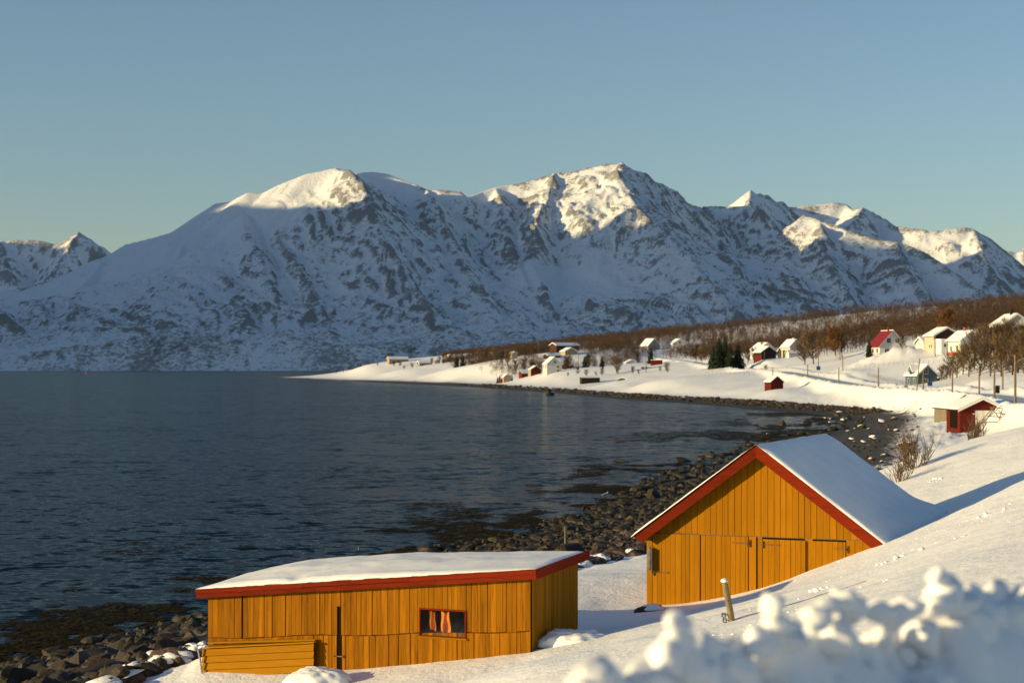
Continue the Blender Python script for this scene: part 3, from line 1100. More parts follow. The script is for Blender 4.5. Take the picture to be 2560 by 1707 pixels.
    # purlin ends under the left bargeboard, purlin stubs
    for u, v in ((1797, 1203), (1709, 1266), (1616, 1337)):
        x = su(u, WY)
        z = top(x) - .16
        MB().tube([(x, 0.04, z), (x, WY + .05, z)], 0.06, 10).build('purlin_end', M['ochre_barn'], B)
    # near-black block painted as the shade in the gap under the right eave
    MB().box(3.02, 3.28, 0.2, 0.9, RZ - K * 3.3 - .28, RZ - K * 3.3 - .10).build('eave_gap_shade', M['dark'], B)
    # fender on the wall
    fx, fz = su(1628, WY), zv(1395, su(1628, WY), WY)
    wx_, wy_ = tw(fx, WY - .10)
    Fd = empty('boat_fender', (wx_, wy_, fz + OZ), R(-22.5), 'grey boat fender hanging beside the leftmost door of the gabled boathouse', 'fender')
    m = MB()
    zz = [-.30, -.27, -.18, 0, .18, .27, .30]
    rr = [.02, .055, .075, .08, .075, .055, .02]
    m.tube([(0, 0, z) for z in zz], rr, 12)
    m.build('fender_body', simple('fender_rubber', (0.13, 0.125, 0.11), .35, 9), Fd, True)
    m = MB()
    m.tube([(0, 0, .28), (0.0, .03, .34), (0, .09, .36)], 0.008, 5)
    m.tube([(.055, -.05, .27), (.06, -.045, -.33)], 0.018, 6)
    m.tube([(.02, 0, -.28), (.06, -.04, -.34)], 0.012, 5)
    m.build('rope', M['grey_wood'], Fd)


barn()


# ------------------------------------------------------------------ low ochre shed with the mono-pitch roof
def shed():
    OX, OY, OZ, DEG = 0.39, 36.0, 1.4, -21.0
    S = empty('shed', (OX, OY, OZ), R(DEG), 'low ochre yellow plank shed with flat snow laden roof and one window', 'shed')
    su, zv, tw = frame(OX, OY, OZ, DEG)
    rnd = random.Random(5)
    L, D = 7.82, 3.1

    def rz(x):                      # underside of the fascia
        return 4.08 - OZ + 0.0975 * x

    def seam(x):
        return 2.96 - OZ + 0.075 * x + 0.02 * math.sin(x * 2.1)
    w0, w1 = su(1049), su(1165)
    wm = .5 * (w0 + w1)
    wt, wb = zv(1522, wm), zv(1589, wm)
    # shell of the walls
    m = MB()
    T = 0.05
    for a, b, z0, z1 in ((-L, w0, None, None), (w1, 0, None, None), (w0, w1, -1.2, wb), (w0, w1, wt, None)):
        za0 = -1.2 if z0 is None else z0
        zt_a = rz(a) + .12 if z1 is None else z1
        zt_b = rz(b) + .12 if z1 is None else z1
        m.prism_y([(a, za0), (b, za0), (b, zt_b), (a, zt_a)], 0.03, 0.03 + T)
    front = m.build('front_wall', M['dark'], S)
    m = MB()
    m.prism_x([(0.03, -1.2), (D, -1.2), (D, rz(0) + .1), (.03, rz(0) + .1)], -.08, -.03)
    sidew = m.build('side_wall', M['dark'], S)
    m = MB()
    m.prism_x([(0.03, -1.6), (D, -1.6), (D, rz(-L) + .1), (.03, rz(-L) + .1)], -L + .03, -L + .08)
    m.prism_y([(-L, -1.4), (0, -1.4), (0, rz(0) + .1), (-L, rz(-L) + .1)], D - .05, D)
    m.build('back_wall', M['ochre_side'], S)

    def board(parent, xa, xb, f0, f1, y0, mat, lean=0.0, th=.022):
        m = MB()
        m.prism_y([(xa, f0(xa)), (xb, f0(xb)), (xb + lean, f1(xb)), (xa + lean, f1(xa))], y0, y0 + th)
        return m.build('plank', mat, parent)
    slot1 = (su(842), su(851))
    slot2 = (su(603.5), su(607))
    for xa, xb in planks_between(-L, 0, 0.075, 0.155, rnd):
        g = rnd.choice([.002, .002, .003, .004, .007, .012])
        xa2, xb2 = xa + g, xb - rnd.choice([.001, .002, .003])
        yj = rnd.uniform(-.010, .010)
        ln = rnd.uniform(-.006, .006)
        tp = lambda x: rz(x) + .05
        sm = lambda x, j=rnd.uniform(.004, .02): seam(x) + j
        if xa2 < slot1[1] and xb2 > slot1[0]:
            if slot1[0] - xa2 > .03:
                board(front, xa2, slot1[0], sm, tp, yj, M['ochre_shed'])
            if xb2 - slot1[1] > .03:
                board(front, slot1[1], xb2, sm, tp, yj, M['ochre_shed'])
            board(front, slot1[0] + .002, slot1[1] - .002, lambda x: zv(1515, x), tp, yj - .004, M['ochre_shed'])
            continue
        if xa2 < slot2[1] and xb2 > slot2[0]:
            if slot2[0] - xa2 > .03:
                board(front, xa2, slot2[0], sm, tp, yj, M['ochre_shed'])
            if xb2 - slot2[1] > .02:
                board(front, slot2[1], xb2, sm, tp, yj, M['ochre_shed'])
            continue
        if xb2 > w0 - .01 and xa2 < w1 + .01:
            if w0 - xa2 > .03:
                board(front, xa2, w0, sm, tp, yj, M['ochre_shed'])
            if xb2 - w1 > .03:
                board(front, w1, xb2, sm, tp, yj, M['ochre_shed'])
            a2, b2 = max(xa2, w0 + .001), min(xb2, w1 - .001)
            if b2 - a2 > .01:
                board(front, a2, b2, lambda x: wt + .002, tp, yj, M['ochre_shed'])
                if wb - .002 > sm(a2) + .02:
                    board(front, a2, b2, sm, lambda x: wb - .055, yj, M['ochre_shed'])
            continue
        board(front, xa2, xb2, sm, tp, yj, M['ochre_shed'], ln)
    for xa, xb in planks_between(su(770), 0, 0.08, 0.16, rnd):
        g = rnd.choice([.002, .003, .004, .008])
        a2, b2 = xa + g, xb - .002
        if a2 < slot1[1] and b2 > slot1[0]:
            if slot1[0] - a2 > .03:
                board(front, a2, slot1[0], lambda x: -1.3, lambda x: seam(x) - .004, .006, M['ochre_shed'])
            if b2 - slot1[1] > .03:
                board(front, slot1[1], b2, lambda x: -1.3, lambda x: seam(x) - .004, .006, M['ochre_shed'])
            continue
        board(front, a2, b2, lambda x: -1.3, lambda x: seam(x) - .004, .004 + rnd.uniform(-.008, .008), M['ochre_shed'], rnd.uniform(-.004, .004))
    # left part of the lower wall, hidden behind the box but closed
    for xa, xb in planks_between(-L, su(770), 0.12, 0.2, rnd):
        board(front, xa + .003, xb - .003, lambda x: -1.4, lambda x: seam(x) - .004, .006, M['ochre_shed'])
    # right side wall boards
    ya = 0.0
    while ya < D - .05:
        yb = min(ya + rnd.uniform(.10, .17), D)
        m = MB()
        xj = rnd.uniform(-.004, .004)
        m.prism_x([(ya + .003, -1.2), (yb - .003, -1.2), (yb - .003, rz(0) + .08), (ya + .003, rz(0) + .08)], -.027 + xj, -.003 + xj)
        m.build('plank', M['ochre_side'], sidew)
        ya = yb
    # window
    m = MB()
    m.box(w0 - .005, w1 + .005, -.022, .03, wt - .03, wt)
    m.box(w0 - .005, w0 + .022, -.022, .03, wb, wt - .03)
    m.box(w1 - .022, w1 + .005, -.022, .03, wb, wt - .03)
    m.box(w0 - .005, w1 + .005, -.022, .03, wb - .022, wb)
    win = m.build('window', M['red_trim'], S)
    gl = NT('window_glass')
    lw = gl.n("ShaderNodeLayerWeight")
    lw.inputs[0].default_value = 0.35
    tr = gl.n("ShaderNodeBsdfTransparent")
    tr.inputs[0].default_value = (0.9, 0.92, 0.9, 1)
    gs = gl.n("ShaderNodeBsdfGlossy")
    gs.inputs['Roughness'].default_value = 0.06
    gn = gl.noise(gl.coord(), 9, 4)
    mxs = gl.n("ShaderNodeMixShader")
    gl.l(gl.rng(gn, .3, .8, .02, .08), mxs.inputs[0])
    gl.l(tr.outputs[0], mxs.inputs[1])
    gl.l(gs.outputs[0], mxs.inputs[2])
    gl.l(mxs.outputs[0], gl.t.nodes["Material Output"].inputs[0])
    M['glass'] = gl.m
    MB().box(w0 + .022, w1 - .022, .0, .006, wb, wt - .03).build('pane', M['glass'], win)
    m = MB()
    m.box(w0 - .03, w1 + .03, -.05, .01, wb - .055, wb - .023)
    m.build('window_sill', M['ochre_lap'], win)
    # fascia and roof
    e0, e1 = -8.02, 0.20
    for z0, z1, y0, y1, nm in ((0.10, .205, -.215, -.185, 'fascia_board'), (-.005, .097, -.19, -.16, 'fascia_board')):
        m = MB()
        cuts = [e0, -5.3, -2.7, e1] if z0 > .05 else [e0, -5.0, -2.1, e1]
        for a, b in zip(cuts[:-1], cuts[1:]):
            m2 = MB()
            j = rnd.uniform(-.006, .006)
            m2.prism_y([(a + .002, rz(a) + z0 + j), (b - .002, rz(b) + z0 + j), (b - .002, rz(b) + z1 + j), (a + .002, rz(a) + z1 + j)], y0, y1)
            m2.build(nm, M['red_trim'], S)
    m = MB()
    m.prism_x([(-.18, rz(e1) - .01), (D + .22, rz(e1) + .045), (D + .22, rz(e1) + .25), (-.18, rz(e1) + .205)], e1 - .028, e1 + .012)
    m.build('fascia_board', M['red_trim_y'], S)
    m = MB()
    m.prism_y([(e0 + .01, rz(e0) + .12), (e1 - .03, rz(e1) + .12), (e1 - .03, rz(e1) + .20), (e0 + .01, rz(e0) + .20)], -.158, D + .2)
    roof = m.build('roof', M['grey_wood'], S)
    # roof snow
    xs = np.concatenate([np.linspace(e0 - .01, e0 + .5, 24), np.linspace(e0 + .56, e1 - .45, 110), np.linspace(e1 - .4, e1 + .0, 22)])
    ys = np.concatenate([np.linspace(-.22, .25, 22), np.linspace(.3, D - .1, 36), np.linspace(D - .05, D + .24, 12)])
    X, Y = np.meshgrid(xs, ys)
    base = rz(0) + 0.0975 * X + .203
    T_ = np.interp(X, [e0, -6.5, -4, -2, e1], [.14, .27, .27, .17, .05]) * (0.42 + 0.58 * sstep(-.2, 1.5, Y))
    T_ = T_ * (1 + .12 * fbm(X / .9, Y / .7, 3, 91))
    # scoop broken out of the front edge
    T_ = T_ - .05 * np.exp(-((X + 5.55) / .18) ** 2 - ((Y + .05) / .25) ** 2)
    ed = np.sqrt(np.clip((Y + .22 + .03 * fbm(X * 2.5, X * 0, 3, 92)) / .16, 0, 1)) * np.sqrt(np.clip((D + .24 - Y) / .25, 0, 1)) * np.sqrt(np.clip((X - e0 + .01) / .5, 0, 1)) * np.sqrt(np.clip((e1 - X) / .18, 0, 1))
    Zt = base + .004 + np.maximum(T_, .02) * ed
    v1 = np.stack([X, Y, Zt], -1).reshape(-1, 3)
    v0 = np.stack([X, np.clip(Y, -.15, D + .2), base - .002 + 0 * X], -1).reshape(-1, 3)
    f1 = grid_faces(*X.shape)
    nn = len(v1)
    idx = np.arange(nn).reshape(X.shape)
    rimi = np.concatenate([idx[0, :], idx[1:, -1], idx[-1, ::-1][1:], idx[::-1, 0][1:-1]])
    rn = np.roll(rimi, -1)
    side = np.stack([rimi, rimi + nn, rn + nn, rn], -1)
    link('roof_snow', mesh_np('roof_snow', np.concatenate([v1, v0]), np.concatenate([f1, side]), True), M['roof_snow'], roof)
    # lean-to box with lapped boards at the lower left
    bx0, bx1 = -L - .06, su(784, -.16)
    zb0, zb1 = zv(1617, bx0, -.16), zv(1603, bx1, -.16)
    sl = (zb1 - zb0) / (bx1 - bx0)
    bt = lambda x: zb0 + sl * (x - bx0)
    m = MB()
    m.prism_y([(bx0 + .03, bt(bx0) - 1.6), (bx1 - .03, bt(bx1) - 1.6), (bx1 - .03, bt(bx1) - .05), (bx0 + .03, bt(bx0) - .05)], -.13, -.02)
    box = m.build('storage_box', M['dark'], S)  # near-black backing draws the shadow lines between the lapped boards
    for k in range(9):
        h = .158
        z1 = -.055 - k * h
        m = MB()
        vs = []
        for x in (bx0, bx1):
            vs += [(x, -.132, bt(x) + z1), (x, -.148, bt(x) + z1), (x, -.180, bt(x) + z1 - h + .014), (x, -.132, bt(x) + z1 - h + .014)]
        m.add(vs, [(0, 1, 2, 3), (7, 6, 5, 4), (0, 4, 5, 1), (1, 5, 6, 2), (2, 6, 7, 3), (3, 7, 4, 0)])
        m.build('lapped_board', M['ochre_lap'], box)
    m = MB()
    m.prism_y([(bx0 - .02, bt(bx0) - .03), (bx1 + .02, bt(bx1) - .03), (bx1 + .02, bt(bx1) + .0), (bx0 - .02, bt(bx0) + .0)], -.19, -.01)
    lid = m.build('box_lid', M['ochre_lap'], S)
    m = MB()
    m.prism_y([(bx0 + .1, bt(bx0) + .07), (bx1 - .0, bt(bx1) + .005), (bx1 - .0, bt(bx1) + .045), (bx0 + .1, bt(bx0) + .11)], -.10, -.065)
    m.build('edge_batten', M['ochre_lap'], lid)
    # latch and hook
    lx, lz = su(846), zv(1639, su(846))
    m = MB()
    m.box(lx - .10, lx + .13, -.035, -.022, lz - .012, lz + .012)
    m.tube([(lx - .08, -.03, lz), (lx - .08, -.08, lz)], .012, 6)
    m.tube([(lx + .12, -.03, lz - .03), (lx + .12, -.03, lz + .03)], .012, 6)
    m.build('latch', M['iron'], S)
    # things hanging behind the pane
    om = simple('orange_oilskin', (0.90, 0.22, 0.02), .2, 9, .5, .4)
    for k, (ua, ub, va, vb) in enumerate(((1071, 1089, 1527, 1574), (1101, 1128, 1528, 1580))):
        yl = .13
        a, b = su(ua, yl), su(ub, yl)
        zt, zb_ = zv(va, a, yl), zv(vb, a, yl)
        nx, nz = 14, 16
        P = []
        for j in range(nz):
            f = j / (nz - 1)
            for i in range(nx):
                q = i / (nx - 1)
                x = a + (b - a) * (q * (.82 + .18 * f) + (.05 if k else .1) * f)
                P.append((x, yl + .03 * math.sin(q * 9 + f * 2 + k) + .02 * math.sin(f * 7 + q * 3), zt + (zb_ - zt) * f + .02 * math.sin(q * 5 + k * 2)))
        P = np.array(P)
        back = P + np.array([0, .05, 0])
        f = grid_faces(nz, nx)
        idx = np.arange(nx * nz).reshape(nz, nx)
        rimi = np.concatenate([idx[0, :], idx[1:, -1], idx[-1, ::-1][1:], idx[::-1, 0][1:-1]])
        rn = np.roll(rimi, -1)
        n0 = nx * nz
        allf = np.concatenate([f, f[:, ::-1] + n0, np.stack([rimi, rimi + n0, rn + n0, rn], -1)])
        V = np.concatenate([P, back])
        ctr = V.mean(0)
        ww = tw(ctr[0], ctr[1])
        o = link('oilskin_garment', mesh_np('oilskin_garment', V - ctr, allf, True), om)
        o.location = (*ww, ctr[2] + OZ)
        o.rotation_euler = (0, 0, R(DEG))
        tag(o, ('narrower orange oilskin hanging on the left behind the shed window', 'wider orange oilskin hanging on the right behind the shed window')[k], 'garment', 'oilskins hanging in the shed')


shed()


# ------------------------------------------------------------------ near small things
def blob(nx=40, ny=30):
    u = np.linspace(0, 2 * math.pi, nx, endpoint=False)
    v = np.linspace(0, math.pi / 2, ny)
    return u, v


def dome(name, loc, rx, ry, h, seed, mat, rough=.12, rz=0.0, sink=0.25):
    nu, nv = 64, 24
    V = []
    for j in range(nv):
        f = j / (nv - 1)
        for i in range(nu):
            a = 2 * math.pi * i / nu
            r = math.sin(f * math.pi / 2) ** 0.8
            V.append((math.cos(a) * r, math.sin(a) * r, math.cos(f * math.pi / 2) ** .8))
    V = np.array(V)
    n = 1 + rough * fbm(V[:, 0] * 2 + 3, V[:, 1] * 2 + V[:, 2], 4, seed)
    V = V * n[:, None] * np.array([rx, ry, h])
    V[:, 2] -= sink * h
    F = []
    for j in range(nv - 1):
        for i in range(nu):
            i2 = (i + 1) % nu
            F.append((j * nu + i, (j + 1) * nu + i, (j + 1) * nu + i2, j * nu + i2))
    o = link(name, mesh_np(name, V, F, True), mat)
    o.location = loc
    o.rotation_euler = (0, 0, rz)
    return o


p = px(795, 1690, 36.4)
tag(dome('snow_mound', (p[0], p[1], H(p[0], p[1]) + .0), .78, .55, .50, 3, M['snow'], .13, R(-12)), 'rounded snow covered hump in front of the low shed', 'snow mound')
p = px(1400, 1590, 38.0)
tag(dome('snow_mound', (1.35, 36.6, H(1.35, 36.6) - .02), .8, .55, .34, 8, M['snow'], .2), 'snow drift heaped against the right end of the low shed', 'snow mound')

# leaning fence post with wire insulators
p0, p1 = Vector(px(1830, 1574, 26.5)), Vector(px(1811, 1450, 26.1))
zg = H(p0.x, p0.y)
post = empty('fence_post', (p0.x, p0.y, zg), 0, 'leaning round wooden fence post with a cap of snow in the near slope', 'post')
d = p1 - p0
b0 = Vector((0, 0, 0)) - d * .35
tp_ = Vector((p1.x - p0.x, p1.y - p0.y, p1.z - zg))
m = MB()
m.tube([b0, (tp_ * .25), tp_ * .6, tp_], [.052, .052, .05, .047], 14)
m.build('post_shaft', plank_mat('post_wood', (.10, .075, .04), (.30, .24, .14), (.42, .34, .2), .5), post)
cap = dome('snow_cap', tuple(tp_ - Vector((0, 0, .012))), .05, .05, .055, 4, M['snow'], .2)
cap.parent = post
for zf_ in (.16, .03):
    q = tp_ * zf_
    m = MB()
    m.tube([(q.x - .03, q.y - .04, q.z), (q.x - .13, q.y - .05, q.z + .01)], .007, 6)
    m.tube([(q.x - .13, q.y - .05, q.z - .03), (q.x - .09, q.y - .05, q.z - .03), (q.x - .09, q.y - .05, q.z + .03), (q.x - .14, q.y - .05, q.z + .03), (q.x - .14, q.y - .05, q.z - .03)], .009, 6)
    m.build('wire_insulator', M['dark'], post)
# strand of wire from the post up the slope
q0 = Vector((p0.x, p0.y - .05, zg + .02))
pts = [q0]
for k in range(1, 13):
    x, y = p0.x + k * .17, p0.y - .02 * k
    pts.append(Vector((x, y, H(x, y) + .012 + .01 * math.sin(k))))
tag(MB().tube(pts, .006, 5).build('fence_wire', M['grey_wood']), 'thin wire lying on the snow beside the leaning post', 'wire')

# stakes on the shore
for u, v0, v1, y, lab in ((1413, 1316, 1366, 74.5, 'pale slim stake standing among the boulders behind the sheds'), (897, 1366, 1392, 80, 'short dark stake standing in the shallows behind the low shed')):
    x = ux(u, y)
    zt = CAMZ - (v0 - VH) / FPX * y
    zb = min(CAMZ - (v1 - VH) / FPX * y, H(x, y)) - .2
    o = MB().tube([(0, 0, zb), (.01, 0, .5 * (zb + zt)), (0, 0, zt)], [.04, .042, .035], 8).build('stake', M['grey_wood'] if u > 1000 else M['pole'])
    o.location = (x, y, 0)
    tag(o, lab, 'stake', 'stakes on the shore')
# bent pipe beside the shed's left corner
y = 38.6
x = ux(497, y)
zg = H(x, y)
o = empty('pipe_railing', (x, y, zg), 0, 'bent metal pipe frame in the snow at the left corner of the low shed', 'railing')
m = MB()
h = .55
m.tube([(0.10, 0, -.3), (0.03, 0, h * .6), (-.02, 0, h), (.12, .12, h + .04), (.4, .5, h + .04)], .022, 8)
m.build('pipe', M['metal'], o)
sc = dome('snow_cap', (.10, .1, h + .03), .14, .06, .07, 6, M['snow'], .2)
sc.parent = o


def ico(sub):
    bm = bmesh.new()
    bmesh.ops.create_icosphere(bm, subdivisions=sub, radius=1.0)
    v = np.array([p.co[:] for p in bm.verts])
    f = np.array([[q.index for q in p.verts] for p in bm.faces])
    bm.free()
    return v, f


I1, I2, I3 = ico(1), ico(2), ico(3)


def rock_shape(base, seed):
    v, f = base
    r = np.random.default_rng(seed)
    ns = r.normal(size=(13, 3))
    ns /= np.linalg.norm(ns, axis=1)[:, None]
    ds = r.uniform(.58, .95, 13)
    k = (v @ ns.T) / ds
    p = 34.0
    s = (np.clip(k, 0.74, None) ** p).sum(1) ** (1 / p)
    w_ = v / s[:, None]
    w_ = w_ * (1 + .06 * fbm(v[:, 0] * 2.2 + seed, v[:, 1] * 2.2 + v[:, 2], 3, seed)[:, None])
    return w_ * np.array([1.0, r.uniform(.65, .95), r.uniform(.5, .8)]), f


# foreground bank of ploughed snow
def snow_bank():
    a, b = np.array([-1.6, 2.2]), np.array([3.25, 6.95])
    L = np.hypot(*(b - a))
    d = (b - a) / L
    n = np.array([d[1], -d[0]])       # towards the camera and right
    nu, nv = 520, 150
    S, W = np.meshgrid(np.linspace(0, L, nu), np.linspace(-1.5, 1.3, nv), indexing='ij')
    X = a[0] + d[0] * S + n[0] * W
    Y = a[1] + d[1] * S + n[1] * W
    crest = np.interp(S, [0, 2.3, 2.8, 3.9, 4.6, 7], [7.6, 7.68, 7.70, 7.76, 7.74, 7.70]) + .07 * fbm(S / .7, S * 0, 3, 101) - .6 * (1 - sstep(1.7, 2.5, S))
    prof = np.clip(1 - np.abs(W + .05) / .85, 0, 1) ** .85
    Z = 6.45 + (crest - 6.45) * prof
    lum = np.zeros(X.shape)
    rr = np.random.default_rng(9)
    # broken lumps thrown up by the plough
    for k in range(900):
        s, w_ = rr.uniform(0, L), rr.normal(0, .45)
        r = rr.uniform(.03, .13) * (1.25 if rr.random() < .15 else 1)
        dd = ((S - s) / r) ** 2 + ((W - w_) / r) ** 2
        lum = np.maximum(lum, np.sqrt(np.clip(1 - dd, 0, 1)) * r * rr.uniform(.5, 1.1))
    Z = Z + lum * sstep(0, .35, prof) + .02 * fbm(X * 9, Y * 9, 3, 103)
    V = np.stack([X, Y, Z], -1).reshape(-1, 3)
    VS, FS = [V], [np.concatenate([f_[:, [0, 1, 2]], f_[:, [0, 2, 3]]]) for f_ in [grid_faces(nu, nv)]]
    n0 = len(V)
    # crumbs on the crest as in the picture, then broken lumps everywhere
    lumps = [(u, v, r, 0.0) for u, v, r in ((1480, 1668, .055), (1500, 1690, .05), (1452, 1700, .04), (1690, 1535, .042), (1698, 1580, .055), (1672, 1625, .06), (1650, 1680, .06), (1720, 1640, .07), (1760, 1660, .06), (1840, 1640, .07),
             (1925, 1500, .045), (1945, 1535, .06), (1975, 1570, .07), (1900, 1590, .06), (2035, 1520, .05), (2070, 1495, .05), (2110, 1480, .055), (2140, 1500, .06), (2090, 1550, .08), (2190, 1510, .06), (2230, 1520, .06), (2270, 1500, .06),
             (2345, 1425, .05), (2360, 1465, .075), (2335, 1490, .07), (2395, 1485, .08), (2420, 1530, .09), (2300, 1560, .08), (2480, 1525, .08), (2530, 1500, .10), (2560, 1470, .08), (2590, 1490, .1))]
    for u, v, r, _ in lumps:
        k = (u - 1280) / FPX
        t_ = (k * a[1] - a[0]) / (d[0] - k * d[1])
        yb = a[1] + d[1] * t_
        zc = CAMZ - (v - VH) / FPX * yb
        c_ = a + d * t_
        q, f_ = rock_shape(I3, int(u))
        q = q * np.array([1, 1, 1.25]) * r * .85 + np.array([c_[0], c_[1], zc - r * .4])
        VS.append(q)
        FS.append(f_ + n0)
        n0 += len(q)
    for k in range(700):
        s, w_ = rr.uniform(0, L), rr.normal(.12, .32)
        r = math.exp(rr.normal(math.log(.030), .45))
        c_ = a + d * s + n * w_
        zc = np.interp(s, S[:, 0], crest[:, 0])
        zc = 6.45 + (zc - 6.45) * max(1 - abs(w_ + .05) / .85, 0) ** .85
        q, f_ = rock_shape(I2, 4000 + k)
        q = q * r * rr.uniform(.8, 1.3, 3) + np.array([c_[0], c_[1], zc + r * .45])
        VS.append(q)
        FS.append(f_ + n0)
        n0 += len(q)
    o = link('snow_bank', mesh_np('snow_bank', np.concatenate(VS), np.concatenate(FS), True), M['snow'])
    tag(o, 'lumpy out of focus bank of ploughed snow at the bottom edge', 'snow bank')


snow_bank()

def crumbs():
    r = np.random.default_rng(71)
    VS, FS, n0 = [], [], 0
    shp_ = [rock_shape(I1, 700 + k) for k in range(5)]
    y = r.uniform(17, 64, 1500)
    x = ux(r.uniform(1700, 2600, 1500), y)
    cl = fbm(x / 3, y / 5, 3, 72)
    z = height(x, y)
    for k in range(1500):
        if cl[k] < .12 or (3 < x[k] < 13 and 42 < y[k] < 53):
            continue
        s_ = math.exp(r.normal(math.log(.019), .45))
        v, f = shp_[k % 5]
        VS.append(v * s_ * r.uniform(.8, 1.5, 3) * np.array([1, 1, .6]) + np.array([x[k], y[k], z[k] + s_ * .05]))
        FS.append(f + n0)
        n0 += len(v)
    for u, v_, y_ in ((2380, 1340, 34), (2415, 1325, 34.5), (2395, 1352, 33), (2240, 1420, 31), (2480, 1260, 40), (2330, 1200, 60), (2060, 1470, 29)):
        for q in range(9):
            xx, yy_ = ux(u, y_) + r.normal(0, .16), y_ + r.normal(0, .3)
            s_ = r.uniform(.03, .085)
            v, f = shp_[q % 5]
            VS.append(v * s_ * r.uniform(.7, 1.4, 3) + np.array([xx, yy_, H(xx, yy_) + s_ * .2]))
            FS.append(f + n0)
            n0 += len(v)
    tag(link('snow_crumbs', mesh_np('snow_crumbs', np.concatenate(VS), np.concatenate(FS), True), M['snow']), 'crumbs of snow scattered over the near slope', 'snow crumbs', kind='stuff')


crumbs()

# ------------------------------------------------------------------ rocks of the shore
def rock_mat(name, dark=1.0):
    t = NT(name)
    geo = t.n("ShaderNodeNewGeometry")
    oi = t.n("ShaderNodeObjectInfo")
    c = geo.outputs['Position']
    n1 = t.noise(c, 0.9, 5, .6)
    n2 = t.noise(c, 9.0, 6, .7)
    col = t.ramp(n1, [(.25, (.012, .009, .006)), (.45, (.030, .021, .012)), (.6, (.078, .048, .024)), (.78, (.038, .031, .022))])
    cc = t.n("ShaderNodeCombineColor")
    tint = t.math('ADD', t.rng(n2, .2, .8, .62, 1.2), t.rng(oi.outputs['Random'], 0, 1, -.3, .15))
    for i in range(3):
        t.l(tint, cc.inputs[i])
    col = t.mix(1.0, col, cc.outputs[0], 'MULTIPLY')
    sep = t.n("ShaderNodeSeparateXYZ")
    t.l(c, sep.inputs[0])
    zn = t.math('ADD', sep.outputs[2], t.math('MULTIPLY', t.math('SUBTRACT', n1, .5), .55))
    weed = t.rng(zn, .45, .90, 1, 0)
    wcol = t.ramp(n2, [(.3, (.010, .008, .004)), (.6, (.032, .023, .008)), (.8, (.07, .046, .012))])
    col = t.mix(weed, col, wcol)
    t.bump(n2, .8, .03)
    return t.set(col, .62, .35)


M['rock'] = rock_mat('shore_rock')
VAR = []
for k in range(9):
    v, f = rock_shape(I3, 100 + k)
    VAR.append(mesh_np('boulder', v, f, False))
CAPV = []
for k in range(4):
    v, f = rock_shape(I2, 150 + k)
    v = v / np.abs(v).max(0)
    v[:, 2] = np.where(v[:, 2] < 0, v[:, 2] * .25, v[:, 2])
    CAPV.append(mesh_np('snow_cap', v, f, True))

cand = []
rr = np.random.default_rng(21)
N = 52000
lx = rr.uniform(0, 1, N)
ly = np.exp(rr.uniform(math.log(36), math.log(900), N))
xs_, xe_ = xs_f(ly), xe_f(ly)
lx = xs_ - .12 * (xe_ - xs_) + lx * (xe_ - xs_) * 1.2
lz = height(lx, ly)
size = np.exp(rr.normal(math.log(.145), .48, N))
size = np.where(ly < 95, size, size * .95 + .0009 * ly)
fr = (lx - xs_) / (xe_ - xs_)
# the head of the bay is fine shingle with few big stones
fine = ((ly > 120) & (ly < 300) & (fr > .35))
size = np.where(fine, size * .48, size)
size = np.clip(size, .07, np.where(ly < 110, .46, 1.1))
uu = 1280 + FPX * lx / ly
vis = (uu > -60) & (uu < 2620) & (lz > -.3)
appar = size / ly * FPX
keep = vis & (appar > 2.6) & (rr.random(N) < np.interp(ly, [36, 60, 120, 300, 900], [.95, .95, .55, .5, .5]))
ii = np.nonzero(keep)[0]
ii = ii[np.argsort(-appar[ii] * (1 + 1.0 * (lz[ii] > .25)))]


def boulder(x, y, z, s, label, group, cap=None, sd=None, mat=None):
    r = random.Random(sd if sd is not None else int(x * 977 + y * 131))
    o = link('boulder', r.choice(VAR), M['rock'])
    o.location = (x, y, z)
    o.scale = (s * r.uniform(.85, 1.25), s * r.uniform(.85, 1.2), s * r.uniform(.8, 1.2))
    o.rotation_euler = (r.uniform(-.3, .3), r.uniform(-.3, .3), r.uniform(0, 6.28))
    if label:
        tag(o, label, 'boulder', group)
    if cap:
        c = link('snow_cap', r.choice(CAPV), M['snow'], o)
        c.scale = (.85, .8, .32)
        c.location = (0, 0, .42)
    return o


def zone(x, y, z):
    u = 1280 + FPX * x / y
    if y < 58 and u < 560:
        if z < .42:
            return 'dark weedy boulder low on the shore left of the low ochre shed', 'weedy boulders left of the low shed'
        return 'brown boulder on the upper shore left of the low ochre shed', 'brown boulders left of the low shed'
    if y < 110:
        if z < .42:
            return 'dark weedy boulder by the water behind the two ochre sheds', 'weedy boulders behind the ochre sheds'
        return 'brown boulder on dry shore behind the two ochre sheds', 'brown boulders behind the ochre sheds'
    if y < 330:
        return 'stone on the dark shingle at the head of the bay', 'stones at the head of the bay'
    return 'stone in the dark tide line below the far village', 'stones on the far tide line'


nb = 0
rest = []
for i in ii:
    if nb < 210:
        s = size[i]
        lab, grp = zone(lx[i], ly[i], lz[i])
        boulder(lx[i], ly[i], lz[i] + s * .12, s, lab, grp, cap=(fr[i] > .93 and rr.random() < .5), sd=int(i))
        nb += 1
    else:
        rest.append(i)
